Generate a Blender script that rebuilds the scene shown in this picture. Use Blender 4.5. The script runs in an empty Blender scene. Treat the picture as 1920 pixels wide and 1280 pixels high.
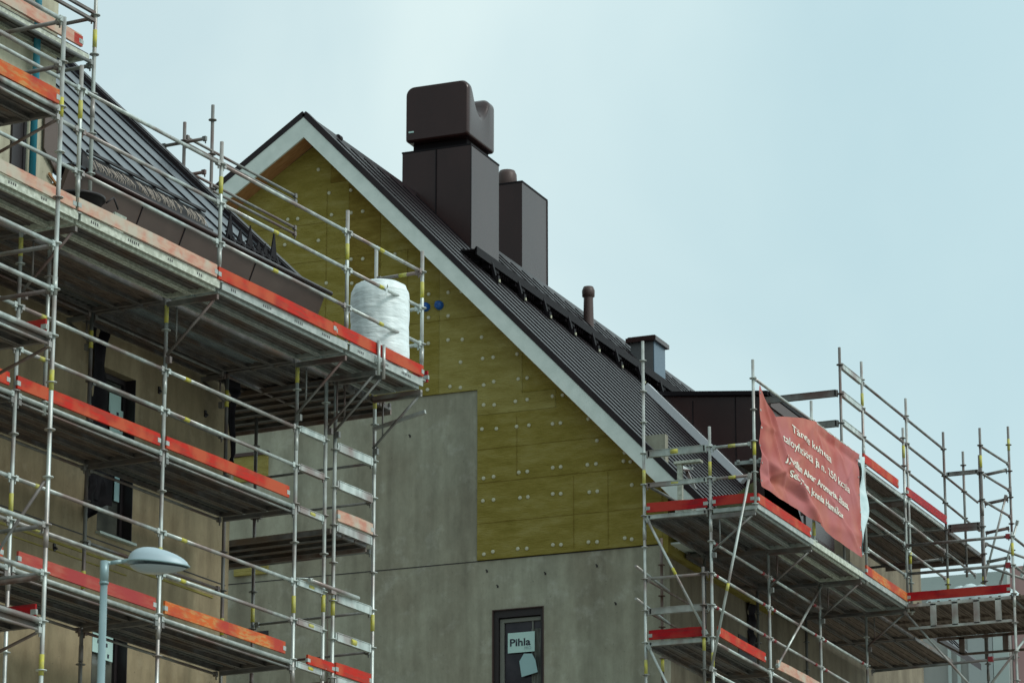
import bpy, bmesh, math, random
from mathutils import Vector, Matrix
random.seed(7)
R = math.radians
S = bpy.context.scene
COL = S.collection

# ---------------------------------------------------------------- camera
cd = bpy.data.cameras.new('camera'); cam = bpy.data.objects.new('camera', cd); COL.objects.link(cam)
cam.location = (0, 0, 1.6); cam.rotation_euler = (R(90 + 16.1), 0, R(22.69))
cd.sensor_width = 36; cd.lens = 36 * 7011 / 1920; cd.clip_start = 0.5; cd.clip_end = 3000
cd.dof.use_dof = True; cd.dof.focus_distance = 52; cd.dof.aperture_fstop = 7.1
S.camera = cam

# ---------------------------------------------------------------- world: bright overcast
W = bpy.data.worlds.new('World'); S.world = W; W.use_nodes = True
nt = W.node_tree; nt.nodes.clear()
out = nt.nodes.new('ShaderNodeOutputWorld')
sky = nt.nodes.new('ShaderNodeTexSky'); sky.sky_type = 'NISHITA'; sky.sun_disc = False
sky.sun_elevation = R(44); sky.sun_rotation = R(94); sky.air_density = 1.5; sky.dust_density = 4
bg1 = nt.nodes.new('ShaderNodeBackground'); bg1.inputs[1].default_value = 0.012
nt.links.new(sky.outputs[0], bg1.inputs[0])
tc = nt.nodes.new('ShaderNodeTexCoord')
noi = nt.nodes.new('ShaderNodeTexNoise'); noi.inputs['Scale'].default_value = 9; noi.inputs['Detail'].default_value = 4; noi.inputs['Roughness'].default_value = .5; noi.inputs['Distortion'].default_value = .4
nt.links.new(tc.outputs['Generated'], noi.inputs['Vector'])
rmp = nt.nodes.new('ShaderNodeValToRGB')
rmp.color_ramp.elements[0].position = .32; rmp.color_ramp.elements[0].color = (.575, .735, .765, 1)
rmp.color_ramp.elements[1].position = .64; rmp.color_ramp.elements[1].color = (.725, .865, .855, 1)
nt.links.new(noi.outputs['Fac'], rmp.inputs[0])
# cloud deck is brighter towards the hidden sun on the right
dot = nt.nodes.new('ShaderNodeVectorMath'); dot.operation = 'DOT_PRODUCT'
dot.inputs[1].default_value = Vector((.75, .55, .37)).normalized()
nt.links.new(tc.outputs['Generated'], dot.inputs[0])
mr = nt.nodes.new('ShaderNodeMapRange'); mr.inputs[1].default_value = -1.0; mr.inputs[2].default_value = 1.0
mr.inputs[3].default_value = .36; mr.inputs[4].default_value = 1.36; mr.clamp = True
nt.links.new(dot.outputs['Value'], mr.inputs[0])
thin = nt.nodes.new('ShaderNodeVectorMath'); thin.operation = 'DOT_PRODUCT'
thin.inputs[1].default_value = Vector((math.sin(R(-14)), math.cos(R(-14)), math.tan(R(19)))).normalized()
nt.links.new(tc.outputs['Generated'], thin.inputs[0])
mr2 = nt.nodes.new('ShaderNodeMapRange'); mr2.inputs[1].default_value = math.cos(R(8.5)); mr2.inputs[2].default_value = 1.0
mr2.inputs[3].default_value = 0; mr2.inputs[4].default_value = .72; mr2.interpolation_type = 'SMOOTHSTEP'
nt.links.new(thin.outputs['Value'], mr2.inputs[0])
cm = nt.nodes.new('ShaderNodeMix'); cm.data_type = 'RGBA'; nt.links.new(mr2.outputs[0], cm.inputs[0]); nt.links.new(rmp.outputs[0], cm.inputs[6]); cm.inputs[7].default_value = (.41, .60, .655, 1)
bg2 = nt.nodes.new('ShaderNodeBackground'); nt.links.new(cm.outputs[2], bg2.inputs[0]); nt.links.new(mr.outputs[0], bg2.inputs[1])
add = nt.nodes.new('ShaderNodeAddShader'); nt.links.new(bg1.outputs[0], add.inputs[0]); nt.links.new(bg2.outputs[0], add.inputs[1])
nt.links.new(add.outputs[0], out.inputs[0])

sl = bpy.data.lights.new('sun', 'SUN'); so = bpy.data.objects.new('sun', sl); COL.objects.link(so)
sl.energy = 1.5; sl.angle = R(16); sl.color = (1, .97, .92)
sd = Vector((math.sin(R(94)) * math.cos(R(44)), math.cos(R(94)) * math.cos(R(44)), math.sin(R(44))))
so.rotation_euler = sd.to_track_quat('Z', 'Y').to_euler()
so.location = (40, -20, 60)

S.view_settings.view_transform = 'Standard'; S.view_settings.look = 'None'
S.view_settings.exposure = 0; S.view_settings.gamma = 1
S.render.engine = 'CYCLES'

# ---------------------------------------------------------------- materials
M = {}
def mat(name, col, rough=.6, metal=0., col2=None, scale=6., stretch=(1, 1, 1), bump=0., spec=.5, detail=6., lo=.35, hi=.65, col3=None, s3=.8):
    m = bpy.data.materials.new(name); m.use_nodes = True; n = m.node_tree; b = n.nodes['Principled BSDF']
    b.inputs['Roughness'].default_value = rough; b.inputs['Metallic'].default_value = metal
    b.inputs['Specular IOR Level'].default_value = spec
    b.inputs['Base Color'].default_value = (*col, 1)
    if col2 is not None or bump:
        t = n.nodes.new('ShaderNodeTexCoord'); mp = n.nodes.new('ShaderNodeMapping'); mp.inputs['Scale'].default_value = stretch
        no = n.nodes.new('ShaderNodeTexNoise'); no.inputs['Scale'].default_value = scale; no.inputs['Detail'].default_value = detail
        n.links.new(t.outputs['Object'], mp.inputs[0]); n.links.new(mp.outputs[0], no.inputs['Vector'])
        if col2 is not None:
            r = n.nodes.new('ShaderNodeValToRGB'); r.color_ramp.elements[0].position = lo; r.color_ramp.elements[1].position = hi
            r.color_ramp.elements[0].color = (*col, 1); r.color_ramp.elements[1].color = (*col2, 1)
            n.links.new(no.outputs['Fac'], r.inputs[0]); last = r.outputs[0]
            if col3 is not None:
                n2 = n.nodes.new('ShaderNodeTexNoise'); n2.inputs['Scale'].default_value = s3; n2.inputs['Detail'].default_value = 4
                n.links.new(t.outputs['Object'], n2.inputs['Vector'])
                r2 = n.nodes.new('ShaderNodeValToRGB'); r2.color_ramp.elements[0].position = .45; r2.color_ramp.elements[1].position = .62
                r2.color_ramp.elements[0].color = (0, 0, 0, 1); r2.color_ramp.elements[1].color = (1, 1, 1, 1)
                n.links.new(n2.outputs['Fac'], r2.inputs[0])
                mx = n.nodes.new('ShaderNodeMix'); mx.data_type = 'RGBA'
                n.links.new(r2.outputs[0], mx.inputs[0]); n.links.new(last, mx.inputs[6]); mx.inputs[7].default_value = (*col3, 1)
                last = mx.outputs[2]
            n.links.new(last, b.inputs['Base Color'])
        if bump:
            bp = n.nodes.new('ShaderNodeBump'); bp.inputs['Strength'].default_value = bump; bp.inputs['Distance'].default_value = .02
            n.links.new(no.outputs['Fac'], bp.inputs['Height']); n.links.new(bp.outputs[0], b.inputs['Normal'])
    M[name] = m
    return m
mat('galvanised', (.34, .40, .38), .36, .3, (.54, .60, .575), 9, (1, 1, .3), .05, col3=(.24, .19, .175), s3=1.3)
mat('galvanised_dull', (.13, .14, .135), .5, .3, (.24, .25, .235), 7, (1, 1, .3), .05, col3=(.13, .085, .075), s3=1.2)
mat('rusty_steel', (.13, .075, .055), .7, .2, (.22, .19, .17), 6, (1, 1, .4), .1)
mat('yellow_band', (.52, .49, .05), .6, 0, (.40, .40, .14), 14, (1, 1, 1), .0)
mat('red_mark', (.24, .015, .02), .5)
mat('hatch_sky_sheen', (.07, .12, .17), .4)  # sky sheen on the hatch's right face, painted as colour
mat('hatch_grey', (.10, .105, .11), .5)
mat('deck_steel', (.085, .085, .083), .6, .15, (.17, .17, .168), 5, (1, 1, 1), .08, col3=(.125, .09, .066), s3=1.1)
mat('deck_wood', (.11, .082, .062), .8, 0, (.19, .15, .12), 8, (4, .5, 1), .1)
mat('deck_edge', (.28, .33, .31), .5, .25, (.42, .46, .44), 10, (1, 1, 1), .05)
mat('edge_pale', (.38, .42, .35), .7, 0, (.55, .60, .52), 16, (1, 1, 1), .1, lo=.42, hi=.6)
mat('toe_red', (.47, .020, .010), .6, 0, (.34, .035, .02), 9, (1, .4, 3), .08, lo=.45, hi=.58, col3=(.46, .085, .035), s3=2.6, spec=.15)
mat('toe_red_shaded', (.36, .008, .014), .55, 0, (.24, .015, .02), 9, (.4, 1, 3), .08, lo=.45, hi=.6, col3=(.40, .04, .03), s3=2.2, spec=.15)  # toe red with shade put into the colour, mainly for end boards
mat('toe_orange', (.56, .12, .025), .6, 0, (.50, .24, .08), 12, (1, .6, 3), .08, lo=.46, hi=.58, col3=(.40, .045, .03), s3=1.6, spec=.15)
mat('toe_worn', (.48, .22, .16), .8, 0, (.52, .34, .25), 10, (1, .5, 2), .08, lo=.4, hi=.6, col3=(.46, .42, .34), s3=3.0)
mat('toe_faded', (.36, .045, .035), .75, 0, (.40, .11, .08), 9, (1, .4, 2), .08, col3=(.34, .05, .05), s3=1.4, spec=.15)

def concrete(name, a, b, c, seam=None):
    m = bpy.data.materials.new(name); m.use_nodes = True; n = m.node_tree; bs = n.nodes['Principled BSDF']
    bs.inputs['Roughness'].default_value = .85; bs.inputs['Specular IOR Level'].default_value = .25
    t = n.nodes.new('ShaderNodeTexCoord')
    def noise(scale, st, det=6, rough=.55):
        mp = n.nodes.new('ShaderNodeMapping'); mp.inputs['Scale'].default_value = st
        q = n.nodes.new('ShaderNodeTexNoise'); q.inputs['Scale'].default_value = scale; q.inputs['Detail'].default_value = det; q.inputs['Roughness'].default_value = rough
        n.links.new(t.outputs['Object'], mp.inputs[0]); n.links.new(mp.outputs[0], q.inputs['Vector']); return q.outputs['Fac']
    def ramp(v, p0, p1, c0, c1):
        r = n.nodes.new('ShaderNodeValToRGB'); r.color_ramp.elements[0].position = p0; r.color_ramp.elements[1].position = p1
        r.color_ramp.elements[0].color = (*c0, 1); r.color_ramp.elements[1].color = (*c1, 1); n.links.new(v, r.inputs[0]); return r.outputs[0]
    def mix(f, x, y, mode='MIX'):
        q = n.nodes.new('ShaderNodeMix'); q.data_type = 'RGBA'; q.blend_type = mode
        if isinstance(f, float): q.inputs[0].default_value = f
        else: n.links.new(f, q.inputs[0])
        n.links.new(x, q.inputs[6]); n.links.new(y, q.inputs[7]); return q.outputs[2]
    big = ramp(noise(.55, (1, 1, .8)), .38, .62, a, b)
    streak = ramp(noise(1.0, (3.2, 3.2, .25), 5), .40, .66, (1.14, 1.14, 1.11), (.72, .70, .67))
    x = mix(.75, big, streak, 'MULTIPLY')
    patch = ramp(noise(2.6, (1, 1, 1), 8, .65), .55, .72, (0, 0, 0), (1, 1, 1))
    cc = n.nodes.new('ShaderNodeRGB'); cc.outputs[0].default_value = (*c, 1)
    x = mix(patch, x, mix(.4, x, cc.outputs[0]))
    x = mix(.8, x, ramp(noise(5.5, (1, 1, .55), 9, .7), .32, .68, (.80, .79, .77), (1.16, 1.16, 1.14)), 'MULTIPLY')
    pit = ramp(noise(22, (1, 1, 1), 3), .66, .72, (1, 1, 1), (.66, .66, .66))
    x = mix(1.0, x, pit, 'MULTIPLY')
    n.links.new(x, bs.inputs['Base Color'])
    bp = n.nodes.new('ShaderNodeBump'); bp.inputs['Strength'].default_value = .35; bp.inputs['Distance'].default_value = .01
    n.links.new(noise(9, (1, 1, .6), 8), bp.inputs['Height']); n.links.new(bp.outputs[0], bs.inputs['Normal'])
    M[name] = m
concrete('concrete_grey', (.335, .345, .285), (.255, .245, .195), (.50, .51, .46))
concrete('concrete_beige', (.34, .285, .19), (.23, .19, .12), (.42, .38, .27))
concrete('concrete_brown', (.20, .175, .13), (.15, .13, .095), (.25, .23, .17))
concrete('render_pale', (.46, .46, .36), (.38, .36, .28), (.5, .5, .42))

def insul(name, a, b, c):  # mineral wool board
    m = bpy.data.materials.new(name); m.use_nodes = True; n = m.node_tree; bs = n.nodes['Principled BSDF']
    bs.inputs['Roughness'].default_value = .95; bs.inputs['Specular IOR Level'].default_value = .1
    t = n.nodes.new('ShaderNodeTexCoord')
    mp = n.nodes.new('ShaderNodeMapping'); mp.inputs['Scale'].default_value = (1, 1, 3.2)
    q = n.nodes.new('ShaderNodeTexNoise'); q.inputs['Scale'].default_value = 2.2; q.inputs['Detail'].default_value = 9; q.inputs['Roughness'].default_value = .62
    n.links.new(t.outputs['Object'], mp.inputs[0]); n.links.new(mp.outputs[0], q.inputs['Vector'])
    r = n.nodes.new('ShaderNodeValToRGB'); r.color_ramp.elements[0].position = .33; r.color_ramp.elements[1].position = .68
    r.color_ramp.elements[0].color = (*a, 1); r.color_ramp.elements[1].color = (*b, 1)
    e = r.color_ramp.elements.new(.5); e.color = (*c, 1)
    n.links.new(q.outputs['Fac'], r.inputs[0]); n.links.new(r.outputs[0], bs.inputs['Base Color'])
    mp2 = n.nodes.new('ShaderNodeMapping'); mp2.inputs['Scale'].default_value = (1.2, 1, 9)
    q2 = n.nodes.new('ShaderNodeTexNoise'); q2.inputs['Scale'].default_value = 7; q2.inputs['Detail'].default_value = 6
    n.links.new(t.outputs['Object'], mp2.inputs[0]); n.links.new(mp2.outputs[0], q2.inputs['Vector'])
    bp = n.nodes.new('ShaderNodeBump'); bp.inputs['Strength'].default_value = .6; bp.inputs['Distance'].default_value = .03
    n.links.new(q2.outputs['Fac'], bp.inputs['Height']); n.links.new(bp.outputs[0], bs.inputs['Normal'])
    M[name] = m
insul('wool_olive', (.205, .168, .036), (.300, .258, .085), (.250, .208, .052))
insul('wool_light', (.24, .20, .055), (.35, .31, .115), (.29, .25, .08))
insul('wool_brown', (.165, .115, .024), (.27, .21, .055), (.205, .155, .034))
mat('washer', (.50, .50, .37), .7)
mat('white_board', (.58, .67, .64), .5, 0, (.66, .75, .72), 5, (1, 1, 1), .03)
mat('soffit_wood', (.30, .14, .05), .7, 0, (.40, .21, .09), 6, (1, 6, 1), .08)
mat('roof_dark', (.010, .006, .008), .42, 0, (.018, .011, .013), 3, (1, 1, 1), .0, spec=.30)
mat('roof_grey', (.058, .072, .086), .34, .2, (.075, .090, .105), 2.5, (1, 1, 1), .03, spec=.6)
mat('rib_dark', (.008, .006, .008), .6, spec=.15)
mat('rib_light', (.20, .19, .20), .35, .4)
mat('brown_metal', (.024, .009, .0085), .27, 0, (.034, .014, .013), 1.3, (1, 1, .5), .02, spec=.42)
mat('brown_trim', (.055, .030, .026), .5)
mat('fascia_brown', (.080, .054, .045), .5, 0, (.098, .068, .056), 2, (1, 1, 1), .02)
mat('pale_flash', (.62, .66, .70), .5, 0)
mat('black_sheet', (.006, .006, .008), .7, 0, (.014, .012, .016), 5, (1, 1, 1), .6, spec=.15)
mat('frame_dark', (.018, .014, .016), .5)
mat('frame_grey', (.16, .17, .15), .5)
mat('glass', (.05, .055, .05), .10, 0, (.12, .13, .11), 2.5, (1, 1, 1), .02, spec=.5)
mat('glass_dark', (.016, .014, .022), .10, 0, (.035, .030, .038), 4, (1, 1, 1), .02, spec=.45)
mat('paper', (.45, .66, .63), .7)
mat('paper_blue', (.30, .48, .50), .7)
mat('ink', (.012, .012, .03), .7)
mat('sill', (.48, .56, .52), .4, .3)
mat('white_wrap', (.72, .82, .84), .42, 0, (.78, .88, .89), 3.2, (1.3, 1.3, 5), 1.0, detail=12)
mat('plastic_sheet', (.42, .58, .60), .35, 0, (.60, .74, .76), 5, (1, 1, 1), .5)
mat('banner_red', (.37, .070, .055), .7, 0, (.44, .135, .095), 2.2, (1, 1, 1), .15, col3=(.41, .12, .12), s3=.8)
mat('banner_text', (.78, .80, .70), .6)
mat('blue_cap', (.008, .10, .38), .3)
mat('lamp_body', (.36, .47, .52), .45, .1)
mat('lamp_pole', (.22, .33, .35), .4, .3, (.27, .38, .40), 3, (1, 1, 1), .02)
mat('lamp_glass', (.30, .36, .38), .15)
mat('blue_pipe', (.02, .22, .30), .4)
mat('bristle', (.50, .44, .38), .7)
mat('tub', (.02, .018, .02), .55)
mat('tarp_green', (.10, .12, .05), .8, 0, (.2, .2, .1), 5)
mat('far_grey', (.26, .275, .26), .7, 0, (.33, .345, .33), 1.2, (1, .2, .2), .02)
mat('far_blue', (.32, .37, .37), .8, 0, (.36, .41, .41), 1, (1, .2, .2), .02)
mat('far_pink', (.36, .22, .22), .8, 0, (.40, .26, .25), 1, (1, .2, .2), .02)
mat('far_roof', (.36, .44, .43), .8, 0, (.42, .50, .49), 1, (.3, 1, 1), .02)
mat('ground', (.26, .245, .21), .9, 0, (.33, .31, .27), .3, (1, 1, 1), .3)

# deck underside with punched holes
def deckmat(name, base, hole, sx, sy):
    m = bpy.data.materials.new(name); m.use_nodes = True; n = m.node_tree; bs = n.nodes['Principled BSDF']
    bs.inputs['Roughness'].default_value = .5; bs.inputs['Metallic'].default_value = .35
    t = n.nodes.new('ShaderNodeTexCoord'); sp = n.nodes.new('ShaderNodeSeparateXYZ'); n.links.new(t.outputs['Object'], sp.inputs[0])
    def wave(o, k):
        a = n.nodes.new('ShaderNodeMath'); a.operation = 'MULTIPLY'; a.inputs[1].default_value = k; n.links.new(o, a.inputs[0])
        b = n.nodes.new('ShaderNodeMath'); b.operation = 'SINE'; n.links.new(a.outputs[0], b.inputs[0])
        c = n.nodes.new('ShaderNodeMath'); c.operation = 'GREATER_THAN'; c.inputs[1].default_value = .55; n.links.new(b.outputs[0], c.inputs[0]); return c.outputs[0]
    mu = n.nodes.new('ShaderNodeMath'); mu.operation = 'MULTIPLY'
    n.links.new(wave(sp.outputs[0], sx), mu.inputs[0]); n.links.new(wave(sp.outputs[1], sy), mu.inputs[1])
    no = n.nodes.new('ShaderNodeTexNoise'); no.inputs['Scale'].default_value = 4; no.inputs['Detail'].default_value = 6; n.links.new(t.outputs['Object'], no.inputs['Vector'])
    r = n.nodes.new('ShaderNodeValToRGB'); r.color_ramp.elements[0].position = .35; r.color_ramp.elements[1].position = .65
    r.color_ramp.elements[0].color = (base[0]*.7, base[1]*.7, base[2]*.7, 1); r.color_ramp.elements[1].color = (*base, 1)
    n.links.new(no.outputs['Fac'], r.inputs[0])
    mx = n.nodes.new('ShaderNodeMix'); mx.data_type = 'RGBA'; n.links.new(mu.outputs[0], mx.inputs[0]); n.links.new(r.outputs[0], mx.inputs[6]); mx.inputs[7].default_value = (*hole, 1)
    n.links.new(mx.outputs[2], bs.inputs['Base Color']); M[name] = m
deckmat('deck_punched', (.15, .16, .155), (.012, .012, .012), 42., 52.)
deckmat('deck_corrugated', (.26, .31, .32), (.05, .06, .065), .001, 80.)
M['deck_corrugated'].node_tree.nodes['Principled BSDF'].inputs['Roughness'].default_value = .6

# ---------------------------------------------------------------- mesh builder
class MB:
    def __init__(s): s.v = []; s.f = []; s.m = []; s.sm = []
    def quadbox(s, c, mi=0):
        k = len(s.v); s.v += [tuple(p) for p in c]
        for f in ((0, 3, 2, 1), (4, 5, 6, 7), (0, 1, 5, 4), (1, 2, 6, 5), (2, 3, 7, 6), (3, 0, 4, 7)):
            s.f.append(tuple(k + i for i in f)); s.m.append(mi); s.sm.append(False)
        return s
    def box(s, a, b, mi=0):
        x0, x1 = sorted((a[0], b[0])); y0, y1 = sorted((a[1], b[1])); z0, z1 = sorted((a[2], b[2]))
        return s.quadbox([(x0, y0, z0), (x1, y0, z0), (x1, y1, z0), (x0, y1, z0), (x0, y0, z1), (x1, y0, z1), (x1, y1, z1), (x0, y1, z1)], mi)
    def frame(s, p, q):
        d = (Vector(q) - Vector(p)).normalized(); up = Vector((0, 0, 1)) if abs(d.z) < .95 else Vector((1, 0, 0))
        a = d.cross(up).normalized(); b = a.cross(d); return a, b
    def beam(s, p, q, w, h, mi=0):
        p = Vector(p); q = Vector(q); a, b = s.frame(p, q)
        c = [e + a * i * w / 2 + b * j * h / 2 for e in (p, q) for i, j in ((-1, -1), (1, -1), (1, 1), (-1, 1))]
        return s.quadbox(c, mi)
    def tube(s, p, q, r, mi=0, n=10, r2=None, cap=True):
        p = Vector(p); q = Vector(q); a, b = s.frame(p, q); r2 = r if r2 is None else r2; k = len(s.v)
        for e, rr in ((p, r), (q, r2)):
            for i in range(n):
                t = 2 * math.pi * i / n; s.v.append(tuple(e + a * math.cos(t) * rr + b * math.sin(t) * rr))
        for i in range(n):
            j = (i + 1) % n; s.f.append((k + i, k + n + i, k + n + j, k + j)); s.m.append(mi); s.sm.append(True)
        if cap:
            s.f.append(tuple(k + i for i in range(n))); s.m.append(mi); s.sm.append(False)
            s.f.append(tuple(k + n + i for i in reversed(range(n)))); s.m.append(mi); s.sm.append(False)
        return s
    def path(s, pts, r, mi=0, n=8):
        for p, q in zip(pts, pts[1:]): s.tube(p, q, r, mi, n)
        return s
    def poly(s, pts, mi=0):
        k = len(s.v); s.v += [tuple(p) for p in pts]; s.f.append(tuple(range(k, k + len(pts)))); s.m.append(mi); s.sm.append(False); return s
    def prism(s, pts, ex, mi=0):
        ex = Vector(ex); k = len(s.v); n = len(pts)
        s.v += [tuple(p) for p in pts] + [tuple(Vector(p) + ex) for p in pts]
        s.f.append(tuple(range(k, k + n))); s.f.append(tuple(k + n + i for i in reversed(range(n))))
        s.m += [mi, mi]; s.sm += [False, False]
        for i in range(n):
            j = (i + 1) % n; s.f.append((k + i, k + n + i, k + n + j, k + j)); s.m.append(mi); s.sm.append(False)
        return s
    def lathe(s, c, prof, n=24, mi=0, axis='z'):
        k = len(s.v)
        for (r, z) in prof:
            for i in range(n):
                t = 2 * math.pi * i / n
                p = (c[0] + r * math.cos(t), c[1] + r * math.sin(t), c[2] + z) if axis == 'z' else (c[0] + r * math.cos(t), c[1] + z, c[2] + r * math.sin(t))
                s.v.append(p)
        for a in range(len(prof) - 1):
            for i in range(n):
                j = (i + 1) % n; s.f.append((k + a*n + i, k + a*n + j, k + (a+1)*n + j, k + (a+1)*n + i)); s.m.append(mi); s.sm.append(True)
        return s
    def grid(s, fn, nu, nv, mi=0):
        k = len(s.v)
        for j in range(nv + 1):
            for i in range(nu + 1): s.v.append(tuple(fn(i / nu, j / nv)))
        for j in range(nv):
            for i in range(nu):
                a = k + j * (nu + 1) + i; s.f.append((a, a + 1, a + nu + 2, a + nu + 1)); s.m.append(mi); s.sm.append(True)
        return s

TL = R(-5.15)
class Fr:
    """a building frame: rotation about z through the origin"""
    def __init__(s, a): s.a = a
    def w(s, p): return Matrix.Rotation(s.a, 3, 'Z') @ Vector(p)
FL = Fr(TL); FW = Fr(0)

def meta(o, label=None, cat=None, group=None, kind=None):
    if label: o['label'] = label
    if cat: o['category'] = cat
    if group: o['group'] = group
    if kind: o['kind'] = kind
    return o
def mkmesh(name, mb, mats, off=(0, 0, 0)):
    me = bpy.data.meshes.new(name)
    me.from_pydata([(v[0]-off[0], v[1]-off[1], v[2]-off[2]) for v in mb.v], [], mb.f)
    for m in mats: me.materials.append(M[m])
    me.polygons.foreach_set('material_index', mb.m); me.polygons.foreach_set('use_smooth', mb.sm)
    bm = bmesh.new(); bm.from_mesh(me); bmesh.ops.recalc_face_normals(bm, faces=bm.faces[:]); bm.to_mesh(me); bm.free()
    me.update(); return me
class Thing:
    def __init__(s, name, label, cat, at, fr=FW, group=None):
        s.at = Vector(at); s.fr = fr; s.o = bpy.data.objects.new(name, None); s.o.empty_display_size = .3; COL.objects.link(s.o)
        s.o.location = fr.w(at); s.o.rotation_euler = (0, 0, fr.a); meta(s.o, label, cat, group); s.cache = {}
    def part(s, name, mb, mats, parent=None, label=None, key=None, loc=None, shade=None):
        """mb in frame coordinates; or, with loc, relative to loc (mesh shared through key)"""
        if isinstance(mats, str): mats = [mats]
        if loc is None:
            me = mkmesh(name, mb, mats, s.at); o = bpy.data.objects.new(name, me)
            if parent is not None:
                o.parent = parent; o.matrix_parent_inverse = Matrix.Translation(-parent_loc(parent, s.o))
            else: o.parent = s.o
        else:
            if key is not None and key in s.cache: me = s.cache[key]
            else:
                me = mkmesh(name, mb() if callable(mb) else mb, mats)
                if key is not None: s.cache[key] = me
            o = bpy.data.objects.new(name, me); o.parent = s.o if parent is None else parent
            o.location = Vector(loc) - s.at - (parent_loc(parent, s.o) if parent is not None else Vector())
        COL.objects.link(o)
        if label: o['label'] = label
        return o
def parent_loc(p, root):
    v = Vector()
    while p is not None and p != root: v += Vector(p.location); p = p.parent
    return v
def single(name, mb, mats, label, cat, at, fr=FW, group=None, kind=None):
    me = mkmesh(name, mb, [mats] if isinstance(mats, str) else mats, at); o = bpy.data.objects.new(name, me); COL.objects.link(o)
    o.location = fr.w(at); o.rotation_euler = (0, 0, fr.a); return meta(o, label, cat, group, kind)

# ---------------------------------------------------------------- text
def text_mb(txt, bold=0.0, spacing=1.0):
    """text outline as flat triangles; returns vertices, faces, width at cap height 1"""
    cu = bpy.data.curves.new('txt', 'FONT'); cu.body = txt; cu.size = 1; cu.offset = bold; cu.resolution_u = 3; cu.space_character = spacing
    ob = bpy.data.objects.new('txt', cu); COL.objects.link(ob)
    me = ob.to_mesh(); vs = [tuple(v.co) for v in me.vertices]; fs = [tuple(p.vertices) for p in me.polygons]
    ob.to_mesh_clear(); bpy.data.objects.remove(ob); bpy.data.curves.remove(cu)
    return vs, fs, max([v[0] for v in vs] or [1])
def add_text(mb, txt, fn, bold=0.0, mi=0, spacing=1.0):
    vs, fs, w = text_mb(txt, bold, spacing); k = len(mb.v)
    mb.v += [tuple(fn(v[0] / w, v[1])) for v in vs]
    for f in fs: mb.f.append(tuple(k + i for i in f)); mb.m.append(mi); mb.sm.append(False)

# ---------------------------------------------------------------- ground
g = MB().box((-600, -200, -.2), (600, 900, 0)); single('ground', g, 'ground', None, None, (0, 0, 0), kind='structure')

# ---------------------------------------------------------------- scaffold parts
TR = .0242
def post_mb(h, zs, bands, joints=()):
    m = MB().tube((0, 0, 0), (0, 0, h), TR, 0, 12)
    for z in zs: m.tube((0, 0, z - .005), (0, 0, z + .006), .058, 0, 12)
    for z in bands: m.tube((0, 0, z - .11), (0, 0, z + .11), TR + .0025, 1, 12, cap=True)
    for z in joints: m.tube((0, 0, z - .10), (0, 0, z + .10), TR + .004, 0, 12)
    return m
def post(T, x, y, z0, z1, ref, band=11.47, mt='galvanised', period=3.0, top_spigot=False):
    zs = []; z = ref + math.ceil((z0 + .05 - ref) / .5) * .5
    while z < z1 - .02: zs.append(round(z - z0, 3)); z += .5
    bd = []; z = band + math.ceil((z0 + .2 - band) / period) * period
    while z < z1 - .15: bd.append(round(z - z0, 3)); z += period
    jt = [b - .9 for b in bd if b - .9 > .2]
    T.part('post', lambda: post_mb(z1 - z0, zs, bd, jt), [mt, 'yellow_band'], key=('post', round(z1-z0, 3), tuple(zs), tuple(bd), mt), loc=(x, y, z0))
def ledger(T, p, q, name='ledger', mt='galvanised', r=TR * .98, band=False, deep=0):
    p = Vector(p); q = Vector(q); d = (q - p); L = d.length; d.normalize()
    a = p + d * .075; b = q - d * .075
    m = MB()
    if deep:
        m.beam(a, b, .045, deep)
        m.beam(a + Vector((0, 0, deep * .52)), b + Vector((0, 0, deep * .52)), .06, .008)
        m.beam(a - Vector((0, 0, deep * .52)), b - Vector((0, 0, deep * .52)), .06, .008)
    else: m.tube(a, b, r, 0, 10)
    for e, s_ in ((p, 1), (q, -1)):
        m.beam(e + d * s_ * .045, e + d * s_ * .10, .045, .062 if not deep else max(.07, deep), 0)
        m.beam(e + d * s_ * .055 - Vector((0, 0, .07)), e + d * s_ * .062 + Vector((0, 0, .02)), .010, .018, 0)
    if band:
        c = p + d * L * (.46 if band is True else band); m.tube(c - d * .06, c + d * .06, r + .003 if not deep else deep * .45, 1, 10)
    m2 = [mt, 'yellow_band' if band is not None else 'red_mark']
    T.part(name, m, m2)
def red_marks(T, p, q):
    p = Vector(p); q = Vector(q); d = (q - p); L = d.length; d.normalize()
    for t_ in (.22, L - .30):
        c = p + d * t_; T.part('marker_band', MB().tube(c - d * .05, c + d * .05, TR + .003, 0, 10), 'red_mark')
def plank_mb(w, L, ax):
    """steel deck plank seen mostly from below: top sheet, side webs with lips, ribs, end hooks; ax=1 runs along y, 0 along x"""
    m = MB()
    def B(u0, u1, v0, v1, z0, z1, mi=0):  # u across, v along
        if ax == 1: m.box((u0, v0, z0), (u1, v1, z1), mi)
        else: m.box((v0, u0, z0), (v1, u1, z1), mi)
    B(0, w, .03, L - .03, -.012, 0)
    for u in (0, w - .006): B(u, u + .006, .03, L - .03, -.07, -.012, 1)
    B(.006, .034, .03, L - .03, -.07, -.064, 1); B(w - .034, w - .006, .03, L - .03, -.07, -.064, 1)
    for k in (1, 2): B(w * k / 3 - .012, w * k / 3 + .012, .06, L - .06, -.030, -.012)
    B(.004, w - .004, .0, .05, -.066, -.004, 1); B(.004, w - .004, L - .05, L, -.066, -.004, 1)
    for u in (.05, w - .09): B(u, u + .04, -.03, .0, -.03, .012, 1); B(u, u + .04, L, L + .03, -.03, .012, 1)
    return m
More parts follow.
